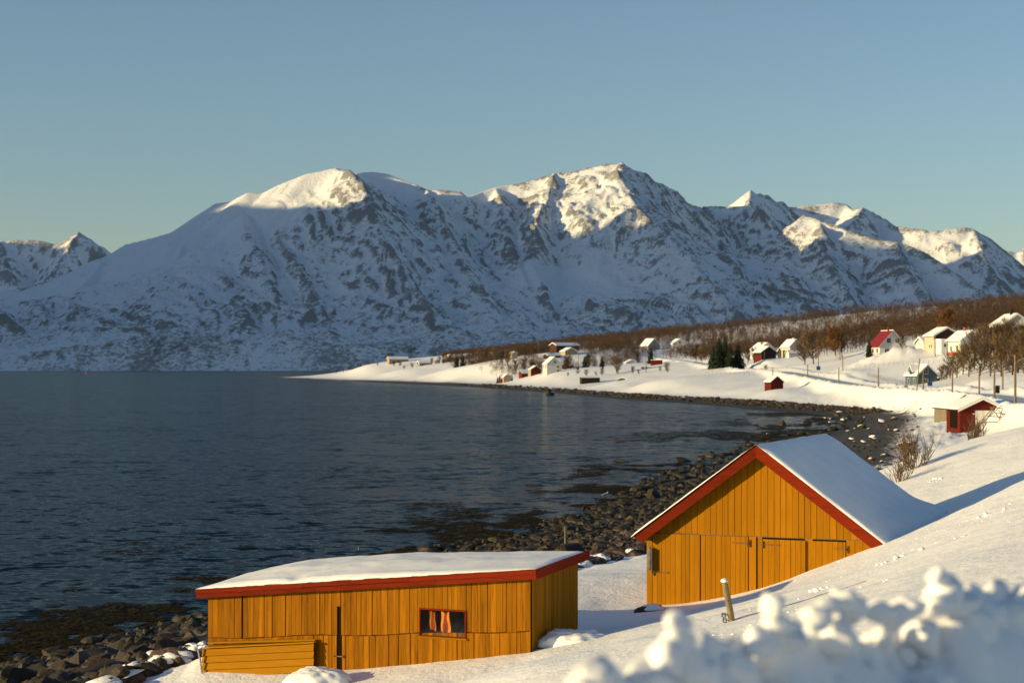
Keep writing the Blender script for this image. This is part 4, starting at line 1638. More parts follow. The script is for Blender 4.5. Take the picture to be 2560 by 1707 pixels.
# everything smaller: one mass of shingle
VS, FS, n0 = [], [], 0
shp = [rock_shape(I1 if False else I2, 300 + k) for k in range(6)]
shp1 = [rock_shape(I1, 320 + k) for k in range(6)]
for j, i in enumerate(rest[:13500]):
    big = appar[i] > 9
    v, f = (shp if big else shp1)[j % 6]
    s = size[i]
    a = rr.uniform(0, 6.28)
    ca, sa_ = math.cos(a), math.sin(a)
    q = v * np.array([s * rr.uniform(.8, 1.3), s * rr.uniform(.8, 1.2), s * rr.uniform(.7, 1.1)])
    q = np.stack([q[:, 0] * ca - q[:, 1] * sa_, q[:, 0] * sa_ + q[:, 1] * ca, q[:, 2]], 1) + np.array([lx[i], ly[i], lz[i] + s * .1])
    VS.append(q)
    FS.append(f + n0)
    n0 += len(v)
sh = link('shingle', mesh_np('shingle', np.concatenate(VS), np.concatenate(FS), False), M['rock'])
tag(sh, 'dark stones and shingle covering the tidal shore', 'shingle', kind='stuff')

# named single stones
for u, v, y, s, lab, cap in ((1555, 1150, None, .62, 'dark low skerry alone in the water, left of the two', False), (1715, 1149, None, .85, 'dark low skerry in the water nearer the gabled boathouse roof', False),
                             (1377, 983, None, 1.7, 'large snow topped boulder at the far waterline below the white house', True),
                             (1430, 1352, 71, .60, 'largest reddish boulder behind the snowy roof end of the low shed', False),
                             (1955, 1060, None, .9, 'dark rounded rock at the water edge behind the boathouse ridge', False),
                             (2020, 1055, None, .8, 'dark rock at the inner end of the bay water', False),
                             (1867, 1102, None, .55, 'small dark rock in the shallows left of the boathouse ridge', False)):
    if y is None:
        y = CAMZ * FPX / (v + 4 - VH)
    x = ux(u, y)
    z = max(H(x, y), -.05)
    o = boulder(x, y, z + (.0 if z < .1 else s * .2), s, lab, None, cap, sd=int(u))
    if 1500 < u < 1800:
        o.scale.z = s * .55
        o.scale.x = s * 1.35
# stone with snow at the boathouse corner
x, y = ux(1630, 43.6), 43.6
o = boulder(x, y, H(x, y) + .02, .27, 'snow covered stone at the left foot of the gabled boathouse', None, None, sd=5)
c = link('snow_cap', CAPV[1], M['snow'], o)
c.scale = (1.05, 1.0, .62)
c.location = (.05, 0, .12)
o.scale = (.42, .3, .24)
o.rotation_euler = (0.05, -.1, .4)
# snow covered stones along the edge of the snow
SN = simple('shore_snow', SNOW, .04, 3, .6, .2)
k = 0
for y, dx, s in [(44, -.4, .5), (42, -.2, .42), (41.3, .5, .38), (40.6, -.7, .33), (43.4, .9, .45), (46, .3, .35),
                 (62, .4, .5), (60, .6, .45), (64, .1, .45), (66, .5, .4)]:
    x = xe_f(y) + dx
    o = dome('snow_mound', (x, y, H(x, y)), s * rr.uniform(.9, 1.3), s * rr.uniform(.8, 1.1), s * .7, 30 + k, M['snow'], .3, rr.uniform(0, 3))
    tag(o, 'snow covered stone at the edge of the beach beside the low ochre shed' if y < 50 else 'snow covered stone at the edge of the beach between the two ochre sheds', 'snowy stone', 'snow covered stones left of the shed' if y < 50 else 'snow covered stones between the sheds')
    k += 1
capm = []
for k in range(60):
    y = math.exp(rr.uniform(math.log(105), math.log(330)))
    x = xe_f(y) + rr.normal(-.012, .028) * y
    s = rr.uniform(.18, .55) * (.6 + y / 300)
    z = H(x, y)
    if 1280 + FPX * x / y > 2330:
        continue
    o = boulder(x, y, z + s * .1, s, 'snow capped stone along the upper edge of the bay shingle', 'snow capped stones round the bay', True, sd=900 + k)

# ------------------------------------------------------------------ seaweed floating in the shallows
def seaweed():
    r = np.random.default_rng(33)
    n = 90000
    y = np.exp(r.uniform(math.log(42), math.log(330), n))
    off = r.exponential(1.0, n) * (1.8 + .045 * y)
    x = xs_f(y) - off + .06 * y * .4
    pn = fbm(x / (4.0 + .06 * y), y / (1.5 + .028 * y), 4, 44) + .55 * fbm(x / (1.0 + .012 * y), y / (.5 + .008 * y), 2, 48)
    ok = (pn > -.03 + .10 * off / (1.6 + .035 * y)) & (height(x, y) < .05)
    x, y = x[ok][:40000], y[ok][:40000]
    n = len(x)
    ln = r.uniform(.15, .5, n) * (.8 + y / 160)
    wd = r.uniform(.03, .07, n) * (.8 + y / 110)
    a = r.normal(.1, .3, n)
    dx, dy = np.cos(a), np.sin(a)
    px_, py_ = -dy, dx
    z0 = r.uniform(.003, .02, n)
    V, F = [], []
    pts = []
    for k, t_ in enumerate((-.5, 0, .5)):
        bend = r.normal(0, .12, n) * ln
        cx_, cy_ = x + dx * ln * t_ + px_ * bend, y + dy * ln * t_ + py_ * bend
        w_ = wd * (1.0 if k == 1 else .35)
        zz = z0 + (r.uniform(0, .025, n) if k == 1 else -.008)
        pts.append((np.stack([cx_ - px_ * w_, cy_ - py_ * w_, zz], 1), np.stack([cx_ + px_ * w_, cy_ + py_ * w_, zz], 1)))
    V = np.stack([pts[0][0], pts[0][1], pts[1][0], pts[1][1], pts[2][0], pts[2][1]], 1).reshape(-1, 3)
    b = np.arange(n)[:, None] * 6
    F = np.concatenate([b + np.array([0, 1, 3, 2]), b + np.array([2, 3, 5, 4])])
    t = NT('seaweed')
    nn_ = t.noise(t.coord(), 2.0, 4, .7)
    t.set(t.ramp(nn_, [(.3, (.010, .008, .003)), (.55, (.035, .024, .006)), (.75, (.085, .052, .010))]), .95, .05)
    o = link('seaweed', mesh_np('seaweed', V, F, False), t.m)
    tag(o, 'brown seaweed drifting in dark patches along the shallows', 'seaweed', kind='stuff')


seaweed()

# ------------------------------------------------------------------ village houses
def paint(name, c, var=.15):
    return plank_mat(name, tuple(x * (1 - var) for x in c), c, tuple(min(.85, x * (1 + var)) for x in c), .2)


PM = {
    'white': paint('white_paint', (.66, .65, .62), .06), 'cream': paint('cream_paint', (.56, .50, .39), .08), 'red': paint('falu_red_paint', (.115, .016, .011)),
    'brown': paint('brown_board', (.085, .038, .026)), 'blue': paint('blue_green_paint', (.085, .135, .165), .08), 'grey': paint('grey_paint', (.24, .26, .28)),
    'beige': paint('beige_paint', (.42, .34, .22)), 'dark': paint('dark_stain', (.035, .026, .022)), 'greygreen': paint('grey_green_paint', (.33, .34, .30)),
    'roofred': simple('red_sheet_roof', (.17, .014, .018), .15, 1), 'brick': simple('red_brick', (.36, .08, .05), .2, 5), 'black': simple('black_steel', (.012, .012, .014), .2),
    'glass': NT('house_glass').set((.012, .014, .018), .12, .5), 'concrete': simple('concrete', (.32, .29, .24), .15, 2), 'weather': M['grey_wood'],
}


def house(name, u, y, rot, W, D, hw, hr, wall, label, cat='house', roof='dark', front=(), left=(), right=(), chimney=None, oh=.35, snow=.28, trim='white', base=None, z=None, group=None, front_top=None, door=None, bare_left=False, left_wall=None):
    x = ux(u, y)
    zg = (H(x, y) if z is None else z)
    E = empty(name, (x, y, zg), R(rot), label, cat, group)
    h2 = W / 2
    k = hr / h2
    low = -2.2
    m = MB()
    m.prism_y([(-h2, low), (h2, low), (h2, hw), (0, hw + hr), (-h2, hw)], 0, D)
    m.build('wall', PM[wall], E)
    if left_wall:
        MB().box(-h2 - .03, -h2 - .004, .0, D, low, hw).build('side_cladding', PM[left_wall], E)
    if front_top:
        m = MB()
        m.prism_y([(-h2 - .01, hw - .05), (h2 + .01, hw - .05), (h2 + .01, hw), (0, hw + hr), (-h2 - .01, hw)], -.05, -.004)
        m.build('gable_cladding', PM[front_top], E)
    if base:
        MB().box(-h2 - .06, h2 + .06, -.06, D + .06, low, .35).build('foundation', PM[base], E)
    m = MB()
    for s in (-1, 1):
        e = h2 + oh
        poly = [(0, hw + hr + .12), (0, hw + hr + .01), (s * e, hw - k * oh + .01), (s * e, hw - k * oh + .12)]
        m.prism_y(poly if s < 0 else poly[::-1], -oh, D + oh)
    ro = m.build('roof', PM[roof], E)
    if snow:
        m = MB()
        for s in (-1, 1):
            if s < 0 and bare_left:
                continue
            e = h2 + oh * .96
            poly = [(0, hw + hr + .125 + snow), (0, hw + hr + .125), (s * e, hw - k * oh * .96 + .125), (s * e, hw - k * oh * .96 + .125 + snow * .8), (s * e * .9, hw + hr - k * e * .9 + .125 + snow)]
            m.prism_y(poly if s < 0 else poly[::-1], -oh * .9, D + oh * .9)
        m.build('roof_snow', M['far_snow'], ro)
    if trim:
        for s in (-1, 1):
            m = MB()
            e = h2 + oh
            poly = [(0, hw + hr + .11), (0, hw + hr - .12), (s * e, hw - k * oh - .12), (s * e, hw - k * oh + .11)]
            m.prism_y(poly if s < 0 else poly[::-1], -oh - .04, -oh - .005)
            m.build('bargeboard', PM[trim], E)
    for face, lst in (('f', front), ('l', left), ('r', right)):
        for (a, zc, w_, h_) in lst:
            m, g = MB(), MB()
            fr = .10
            if face == 'f':
                y0 = -.09 if front_top and zc > hw - .2 else -.05
                for bx in ((a - w_ / 2 - fr, a + w_ / 2 + fr, zc + h_ / 2, zc + h_ / 2 + fr), (a - w_ / 2 - fr, a + w_ / 2 + fr, zc - h_ / 2 - fr, zc - h_ / 2), (a - w_ / 2 - fr, a - w_ / 2, zc - h_ / 2, zc + h_ / 2), (a + w_ / 2, a + w_ / 2 + fr, zc - h_ / 2, zc + h_ / 2), (a - .035, a + .035, zc - h_ / 2, zc + h_ / 2)):
                    m.box(bx[0], bx[1], y0, .0, bx[2], bx[3])
                g.box(a - w_ / 2, a + w_ / 2, y0 + .03, .02, zc - h_ / 2, zc + h_ / 2)
            else:
                X = -h2 if face == 'l' else h2
                sg = -1 if face == 'l' else 1
                x0, x1 = sorted((X + sg * .055, X))
                for by in ((a - w_ / 2 - fr, a + w_ / 2 + fr, zc + h_ / 2, zc + h_ / 2 + fr), (a - w_ / 2 - fr, a + w_ / 2 + fr, zc - h_ / 2 - fr, zc - h_ / 2), (a - w_ / 2 - fr, a - w_ / 2, zc - h_ / 2, zc + h_ / 2), (a + w_ / 2, a + w_ / 2 + fr, zc - h_ / 2, zc + h_ / 2)):
                    m.box(x0, x1, by[0], by[1], by[2], by[3])
                x0, x1 = sorted((X + sg * .035, X))
                g.box(x0, x1, a - w_ / 2, a + w_ / 2, zc - h_ / 2, zc + h_ / 2)
            wn = m.build('window', PM[trim or 'white'], E)
            g.build('pane', PM['glass'], wn)
    if door:
        a, w_, h_, mt, fc = door
        m = MB()
        if fc == 'f':
            m.box(a - w_ / 2, a + w_ / 2, -.06, 0, low, h_)
        else:
            m.box(-h2 - .06, -h2, a - w_ / 2, a + w_ / 2, low, h_)
        m.build('door', PM[mt], E)
    if chimney:
        cxx, cyy, mt, ch = chimney
        zt = hw + hr - k * abs(cxx)
        MB().box(cxx - .35, cxx + .35, cyy - .35, cyy + .35, zt - .3, zt + ch).build('chimney', PM[mt], ro)
    return E


# the red boathouse and the grey shed by the bay head
hb = house('boathouse', 2456, 178, 3, 4.75, 4.6, 1.5, 1.12, 'red', 'red gabled boathouse with a wide white door near the bay head', 'boathouse', 'dark', oh=.28, snow=.16, trim='white')
for i in range(9):
    MB().box(-.75 + i * .24, -.75 + i * .24 + .225, -.07, -.02, -.5, 1.38).build('door_plank', PM['white'], hb)
MB().box(-2.44, -2.38, .9, 3.2, -.5, 1.3).build('opening_shade', M['dark'], hb)  # near-black panel on the wall stands in for the shade inside the open bay
MB().box(-1.0, -.82, -.05, 0, .98, 1.08).build('name_board', PM['white'], hb)
house('weathered_shed', 2412, 208, 3, 4.2, 5.5, 1.6, 1.5, 'weather', 'weathered grey plank shed behind the red boathouse near the road', 'shed', 'dark', oh=.25, snow=.18, trim=None, z=2.1)

# blue-green house with dormer and porch
bh = house('house', 2318, 400, 12, 5.0, 6.4, 3.0, 2.3, 'blue', 'blue green wooden house with white windows and a dormer beside the road', 'house', 'dark',
           front=[(-.35, 1.35, .95, 1.6), (-.35, 4.05, .95, 1.5)], left=[(1.6, 1.5, .7, 1.5), (4.6, 1.5, .7, 1.5)], oh=.4, snow=.22)
m = MB()
m.prism_x([(2.0, 2.2), (4.2, 2.2), (4.2, 3.9), (3.1, 5.1), (2.0, 3.9)], -2.6, 0)
dm = m.build('dormer', PM['blue'], bh)
m = MB()
m.prism_x([(1.7, 3.75), (3.1, 5.25), (4.5, 3.75), (4.5, 3.95), (3.1, 5.5), (1.7, 3.95)], -2.95, 0)
m.build('dormer_roof', M['far_snow'], dm)
for s in (-1, 1):
    m = MB()
    m.prism_x([(3.1, 5.15), (3.1 + s * 1.45, 3.6), (3.1 + s * 1.45, 3.8), (3.1, 5.4)], -3.02, -2.97)
    m.build('bargeboard', PM['white'], dm)
MB().box(-2.66, -2.62, 2.75, 3.45, 2.9, 4.0).build('dormer_window', PM['glass'], dm)
m = MB()
m.box(2.5, 4.0, 1.5, 4.5, -1.5, 2.2)
pc = m.build('porch', PM['blue'], bh)
MB().box(2.5, 4.3, 1.2, 4.8, 2.2, 2.4).build('porch_roof', M['far_snow'], pc)

# houses on the rise
h1 = house('house', 2232, 500, 8, 8.0, 9.5, 3.0, 4.3, 'white', 'white house with a bright red sheet roof behind the ploughed snow heaps', 'house', 'roofred', front=[(-1.2, 4.4, 1.1, 1.3), (1.3, 4.4, 1.1, 1.3), (-1.8, 1.4, 1.3, 1.2)], left=[(2, 1.5, 1.2, 1.3), (5.5, 1.5, 1.2, 1.3)], chimney=(0, 3.2, 'roofred', 1.2), oh=.5, snow=.18, bare_left=True)
m = MB()
for i in range(16):
    m.box(-6.4 + .0, -6.36, -1 + i * .45, -1 + i * .45 + .09, -.2, .9)
m.box(-6.42, -6.34, -1, 6, .9, 1.0)
m.box(-6.42, -6.34, -1, 6, -.35, -.2)
m.build('veranda_railing', PM['white'], h1)
MB().box(-6.4, -4.0, -1, 6, -.6, -.38).build('veranda_deck', PM['white'], h1)
house('garage', 2300, 497, -80, 6.0, 9.5, 2.6, 1.5, 'white', 'long low white garage joined to the right of the red roofed house', 'garage', 'dark', right=[(2.5, 1.2, 1.4, 1.0)], oh=.5, snow=.3)
h2_ = house('house', 2368, 470, 8, 7.6, 7.0, 4.3, 2.1, 'white', 'white house with a brown boarded gable and a flat white annex', 'house', 'dark', front_top='brown', left_wall='cream', left=[(1.5, 1.4, .6, .9), (3.0, 1.4, .6, .9)], oh=.5, snow=.3)
MB().box(-3.85, 3.85, -.06, -.005, 3.3, 4.25).build('gable_cladding', PM['brown'], h2_)
MB().box(-3.4, 3.9, -4.2, -.07, -2.0, 3.0).build('annex', PM['white'], h2_)
MB().box(-3.6, 4.1, -4.4, -.065, 3.0, 3.35).build('annex_snow', M['far_snow'], h2_)
for i in range(5):
    MB().box(-2.6 + i * 1.0, -2.1 + i * 1.0, -4.25, -4.19, 1.2, 2.0).build('annex_window', PM['glass'], h2_)
house('house', 2430, 440, 14, 6.4, 7.2, 3.3, 2.4, 'white', 'white cottage with red chimney and red brick footing above the slope', 'house', 'roofred', front=[(.1, 4.2, .8, 1.0), (.1, 1.0, .8, 1.0)], left=[(1.8, 1.2, .75, 1.3), (5.0, 1.2, .75, 1.3)], chimney=(0, 3.5, 'brick', 1.0), base='brick', oh=.45, snow=.18, trim='white')
house('house', 2542, 400, 2, 8.0, 8.5, 4.9, 2.7, 'white', 'tall white house with black chimney at the right edge of the village', 'house', 'dark', front=[(-2.0, 4.3, 1.3, 1.3), (1.6, 4.3, 1.3, 1.3)], left=[(2.0, 1.3, .8, 1.2), (5.5, 1.3, .8, 1.2)], chimney=(-.3, 2.6, 'black', 1.5), oh=.5, snow=.25)
house('porch_hut', 2556, 385, 3, 3.4, 3.0, 2.5, 1.5, 'red', 'small red gabled hut in front of the tall white house', 'hut', 'dark', oh=.3, snow=.2)

# red cabin on the flat
house('cabin', 1943, 430, 15, 3.3, 4.1, 1.75, 1.3, 'red', 'small red cabin alone on the snowfield below the road', 'cabin', 'dark', oh=.22, snow=.18, trim=None)

# cluster behind the bend
house('house', 1918, 700, 16, 7.0, 9.0, 3.2, 2.6, 'white', 'white house with black chimney behind the dark barn at the road bend', 'house', 'dark', front=[(0, 3.9, .9, 1.0)], chimney=(-1, 3, 'black', 1.0), oh=.5)
hh_ = house('barn', 1922, 640, 16, 6.0, 7.0, 3.0, 2.0, 'dark', 'dark stained barn with a red lower wall at the road bend', 'barn', 'dark', oh=.4, snow=.25, trim=None)
MB().box(-3.08, -3.02, -.5, 6, -1, 1.8).build('side_cladding', PM['red'], hh_)
house('shed', 1952, 655, -72, 5.0, 8.0, 2.2, 1.7, 'dark', 'low dark shed with a broad snowy roof right of the dark barn', 'shed', 'dark', oh=.5, snow=.3, trim=None)
house('house', 1990, 645, 18, 5.0, 7.0, 3.6, 2.4, 'cream', 'cream house with its sunlit wall beside the big beige tree', 'house', 'dark', left=[(2, 1.6, .8, 1.1), (5, 1.6, .8, 1.1)], chimney=(0, 2, 'cream', .9), oh=.4)
house('shed', 1968, 620, -72, 3.0, 4.5, 1.6, .9, 'white', 'little white shed in front of the cream house', 'shed', 'dark', oh=.3, snow=.25, trim=None)

# middle of the village
house('house', 1386, 800, 13, 7.2, 8.4, 4.0, 3.3, 'white', 'lone white two storey house standing above the red boathouses', 'house', 'dark', front=[(.3, 5.0, .9, 1.0), (1.7, 2.7, 1.0, 1.1), (1.7, .9, 1.0, 1.1)], left=[(2, 2.8, 1.0, 1.2), (6, 2.8, 1.0, 1.2)], chimney=(0, 4, 'brick', .8), oh=.3, snow=.25)
house('boathouse', 1250, 840, -72, 4.2, 6.0, 2.2, 1.6, 'red', 'leftmost red boathouse beside a heap of timber on the far shore', 'boathouse', 'dark', oh=.25, snow=.22, trim=None)
house('boathouse', 1301, 835, -72, 5.0, 7.4, 2.4, 1.7, 'red', 'middle red boathouse with a broad snowy roof on the far shore', 'boathouse', 'dark', oh=.25, snow=.22, trim=None)
house('boathouse', 1340, 825, 16, 5.2, 4.6, 2.4, 1.7, 'red', 'rightmost red boathouse with its dark gable toward the water', 'boathouse', 'dark', oh=.25, snow=.22, trim=None, left_wall='beige')
house('shed', 1268, 838, 24, 4.0, 4.0, 2.0, 1.6, 'beige', 'pale plank shed between the left and middle red boathouses', 'shed', 'dark', oh=.2, snow=.25, trim=None)
house('shed', 1452, 700, -80, 4.0, 7.6, 2.5, .5, 'dark', 'long black shed standing alone near the far waterline', 'shed', 'dark', oh=.1, snow=.10, trim=None)
house('house', 1635, 1000, 26, 8.0, 9.0, 2.5, 4.0, 'grey', 'grey gabled house behind the dark spruce at the top of the village road', 'house', 'dark', oh=.4)
house('house', 1700, 1000, 12, 8.6, 8.0, 2.3, 2.8, 'white', 'white gabled house among bare trees above the village road', 'house', 'dark', front=[(0, 3.2, 1.2, 1.0)], oh=.5, snow=.35)
house('house', 1383, 965, -60, 7.0, 15.0, 4.2, 1.3, 'brown', 'long brown building with a flat snowy roof among the trees', 'house', 'dark', oh=.6, snow=.4, trim=None)
house('house', 1428, 945, 20, 7.0, 7.0, 2.0, 1.8, 'beige', 'beige bungalow with white gable roof below the long brown building', 'house', 'dark', oh=.6, snow=.4)
house('shed', 1407, 900, -64, 3.4, 5.6, 1.7, .8, 'red', 'small red shed behind the lone white house', 'shed', 'dark', oh=.2, snow=.3, trim=None)
house('house', 1287, 960, 25, 3.4, 5.0, 3.0, .8, 'beige', 'narrow beige house half hidden in the bare trees', 'house', 'dark', oh=.3, snow=.25, trim=None)
house('shed', 1364, 935, -62, 5.0, 8.0, 1.6, .9, 'brown', 'low brown shed with a snowy roof below the long building', 'shed', 'dark', oh=.4, snow=.4, trim=None)
house('house', 1580, 870, 10, 6.0, 6.0, 1.6, 1.5, 'white', 'small white hut in the trees beside the upper village road', 'hut', 'dark', oh=.3, snow=.4, trim=None)
# the headland
house('house', 970, 1300, -72, 8.0, 15.0, 3.6, 1.7, 'beige', 'long beige house on the crest of the headland', 'house', 'dark', right=[(3.5, 1.7, 1.6, 1.3), (7, 1.7, 1.6, 1.3), (11, 1.7, 1.6, 1.3)], oh=.6, snow=.35)
hg = house('house', 1046, 1220, -72, 7.0, 13.0, 3.0, 1.2, 'grey', 'grey blue house with a red and white end on the headland', 'house', 'dark', right=[(2, 1.6, 1.6, 1.2), (5, 1.6, 1.6, 1.2)], oh=.6, snow=.35, trim='white')
MB().box(3.52, 3.75, 9.6, 12.9, -1, 2.9).build('side_cladding', PM['red'], hg)
house('hut', 1126, 1290, 20, 3.2, 3.0, 2.6, .6, 'beige', 'tiny beige hut right of the houses on the headland', 'hut', 'dark', oh=.2, snow=.2, trim=None)
house('shed', 1093, 1215, 20, 4.0, 4.0, 1.6, 1.0, 'white', 'little white shed next to the grey blue house', 'shed', 'dark', oh=.2, snow=.4, trim=None)

# red container, stacked timber, snowed-in car
x, y = ux(1641, 760), 760
o = empty('container', (x, y, H(x, y)), R(-14), 'dark red steel container at the foot of the village road', 'container')
MB().box(-2.5, 2.5, -1.1, 1.1, -.3, 2.1).build('container_body', PM['red'], o)
m = MB()
for i in range(17):
    m.box(-2.4 + i * .29, -2.28 + i * .29, -1.14, -1.102, .05, 1.95)
m.build('corrugation', PM['red'], o)["kind"] = 'stuff'
MB().box(-2.45, 2.45, -1.05, 1.05, 2.1, 2.25).build('snow_cover', M['far_snow'], o)
x, y = ux(1615, 745), 745
o = empty('timber_stack', (x, y, H(x, y)), R(-14), 'low stack of sawn timber beside the red container', 'timber')
for i in range(6):
    MB().box(-2 + .7 * i, -1.4 + .7 * i, -.8, .8, 0, .75 + .1 * (i % 2)).build('timber_bundle', PM['cream'] if i % 3 else PM['brown'], o)
MB().box(-2.0, 2.2, -.75, .75, .86, 1.0).build('snow_cover', M['far_snow'], o)


def car():
    x, y = ux(1557, 690), 690
    E = empty('parked_car', (x, y, H(x, y) + .05), R(-6), 'green car half buried under snow near the black shed', 'car')
    prof = [(-2.1, .35), (2.15, .35), (2.2, .62), (2.1, .85), (1.15, .95), (.6, 1.38), (-.9, 1.40), (-1.75, .98), (-2.15, .9), (-2.2, .55)]
    m = MB()
    m.prism_y(prof, -.82, .82)
    body = m.build('body', simple('green_car_paint', (.10, .14, .02), .15, 2, .35, .5), E)
    m = MB()
    m.prism_y([(-1.55, 1.0), (1.0, .98), (.55, 1.33), (-.85, 1.34)], -.835, -.822)
    m.build('side_window', PM['glass'], body)
    for wx_ in (-1.3, 1.35):
        for wy_ in (-.78, .78):
            m = MB()
            m.tube([(wx_, wy_ - .1, .3), (wx_, wy_ + .1, .3)], .31, 14)
            wl = m.build('wheel', PM['black'], E)
            MB().tube([(wx_, wy_ - .11, .3), (wx_, wy_ - .102, .3)], .17, 10).build('rim', M['metal'], wl)
    m = MB()
    m.prism_y([(-2.1, .93), (-1.75, 1.0), (-.9, 1.42), (.6, 1.40), (1.15, .97), (2.1, .87), (2.05, 1.05), (1.2, 1.16), (.65, 1.62), (-.95, 1.64), (-1.85, 1.2), (-2.1, 1.08)], -.8, .8)
    m.build('snow_cover', M['far_snow'], E)
    for s in (-.6, .6):
        MB().box(2.15, 2.22, s - .15, s + .15, .6, .75).build('headlight', PM['white'], E)


car()

# collapsed drying rack by the red boathouse
x, y = ux(2484, 168), 168
o = empty('drying_rack', (x, y, H(x, y)), 0, 'half collapsed rack of grey poles in front of the red boathouse', 'rack')
rp = random.Random(4)
for a, b in (((-1.5, 0, 0), (.9, .2, 2.1)), ((-.2, .4, 1.9), (1.2, 0, 0)), ((.4, -.3, 1.6), (1.9, .2, .1)), ((-.6, 0, 1.0), (1.5, .3, .9)), ((-1.2, .1, .5), (.2, .4, 2.0)), ((.1, .3, 1.85), (1.0, .3, 1.75)),
             ((.1, .4, 1.7), (-.9, .6, .0)), ((-1.6, .1, .35), (.6, .1, .45)), ((.9, .1, 1.7), (.5, .4, .0)), ((0.2, 0, 1.3), (1.6, .1, 1.2)), ((1.1, .2, 1.2), (2.0, .3, 0))):
    MB().tube([a, b], [.05, .04], 6).build('rack_pole', M['grey_wood'], o)

# ------------------------------------------------------------------ poles, lamps, signs, fences
WP = 'wooden utility poles along the road and among the houses'
POLES = [
    (2019, 911, 973, 455, 'slender pole just right of the red cabin'), (2097, 918, 983, 395, 'pole on the near side of the road right of the red cabin'),
    (2196, 919, 989, 345, 'pole standing in the open snow midway between red cabin and blue house'), (2308, 928, 996, 290, 'pole in front of the blue house'),
    (2381, 931, 1009, 245, 'dark pole between the blue house and the red boathouse'), (2448, 922, 1003, 260, 'pole before the thicket right of the blue house'),
    (2486, 924, 1022, 215, 'pole right behind the red boathouse with dark foot'), (2507, 911, 997, 270, 'pole at the foot of the thicket left of the tall lamp'),
    (2369, 851, 912, 440, 'pole in front of the white annex on the slope'), (2338, 840, 898, 455, 'pole left of the white annex'),
    (2311, 835, 885, 480, 'left pole of the pair by the garage'), (2319, 834, 884, 485, 'right pole of the pair by the garage'),
    (2402, 880, 919, 425, 'short pole below the white cottage'), (1932, 918, 941, 480, 'small dark post left of the road bend'),
    (2100, 862, 905, 540, 'pole at the wood edge behind the snow heaps'), (1615, 886, 925, 720, 'pole in the snowfield left of the red container'),
    (1446, 873, 904, 860, 'pole right of the lone white house'), (1794, 884, 912, 640, 'pole before the spruce clump'), (1859, 891, 921, 640, 'pole right of the spruce clump'),
    (1676, 866, 888, 900, 'pole left of the white gabled house by the upper road'), (1911, 890, 914, 625, 'pole in front of the dark barn'), (1949, 880, 914, 620, 'pole before the low dark shed'),
    (2150, 780, 817, 900, 'tall pole rising from the wooded hillside'), (2176, 775, 800, 930, 'second pole on the wooded hill crest'), (867, 902, 924, 1385, 'left pole on the tip side of the headland'),
    (899, 900, 921, 1360, 'right pole on the tip side of the headland'), (1565, 850, 864, 1080, 'pole above the trees left of the grey gabled house'), (1347, 846, 876, 985, 'thin pole beside the long brown building'),
]
for u, vt, vb, y, lab in POLES:
    x = ux(u, y)
    zg = H(x, y)
    zt = CAMZ - (vt - VH) / FPX * y
    hgt = max(zt - zg, 3.0)
    r_ = min(.15, .115 + .00008 * y)
    o = MB().tube([(0, 0, -.6), (0, 0, hgt * .5), (.02, 0, hgt)], [r_, r_ * .9, r_ * .75], 8).build('utility_pole', M['pole'])
    o.location = (x, y, zg)
    tag(o, 'wooden ' + lab, 'pole', WP)
for u, vt, y, lab, side in ((2538, 887, 168, 'tall wooden lamp pole at the right edge near the red boathouse', 1), (2046, 874, 520, 'lamp pole behind the blue sign at the snow heaps', -1), (2107, 889, 470, 'lamp pole on the far side of the road bend', -1)):
    x = ux(u, y)
    zg = H(x, y)
    hgt = CAMZ - (vt - VH) / FPX * y - zg
    E = empty('street_lamp', (x, y, zg), 0, lab, 'lamp', 'street lamps along the road')
    MB().tube([(0, 0, -.6), (0, 0, hgt * .5), (0, 0, hgt)], [.13, .12, .10], 10).build('lamp_pole', M['pole'], E)
    m = MB()
    ah = hgt - 1.0
    m.tube([(0, 0, ah), (side * .35, 0, ah + .45), (side * 1.3, 0, ah + .8)], .035, 6)
    m.build('arm', M['metal'], E)
    m = MB()
    m.box(min(side * 1.25, side * 1.95), max(side * 1.25, side * 1.95), -.13, .13, ah + .72, ah + .88)
    m.build('lamp_head', M['metal'], E)
x, y = ux(2303, 292), 292
o = MB().tube([(0, 0, -.3), (.5, 0, 5.2)], [.11, .09], 8).build('stay_pole', M['pole'])
o.location = (x - .75, y, H(x, y))
tag(o, 'leaning stay pole propped against the pole in front of the blue house', 'pole', WP)
SB = simple('blue_sign', (.02, .06, .22), .1)
for u, v, y, w_, h_, lab, mt in ((2046, 920, 500, 1.15, 1.15, 'large square blue road sign at the snow heaps', SB), (2325, 979, 320, .9, .7, 'small blue road sign in front of the blue house', SB), (2494, 994, 220, .55, 1.0, 'dark back of a road sign behind the red boathouse', PM['black'])):
    x = ux(u, y)
    zg = H(x, y)
    zc = max(CAMZ - (v - VH) / FPX * y, zg + 1.4)
    E = empty('road_sign', (x, y, zg), R(4), lab, 'sign')
    MB().tube([(0, .03, -.3), (0, .03, zc - zg + h_ / 2)], .04, 6).build('sign_post', M['metal'], E)
    pl = MB().box(-w_ / 2, w_ / 2, -.03, 0, zc - zg - h_ / 2, zc - zg + h_ / 2).build('sign_plate', mt, E)


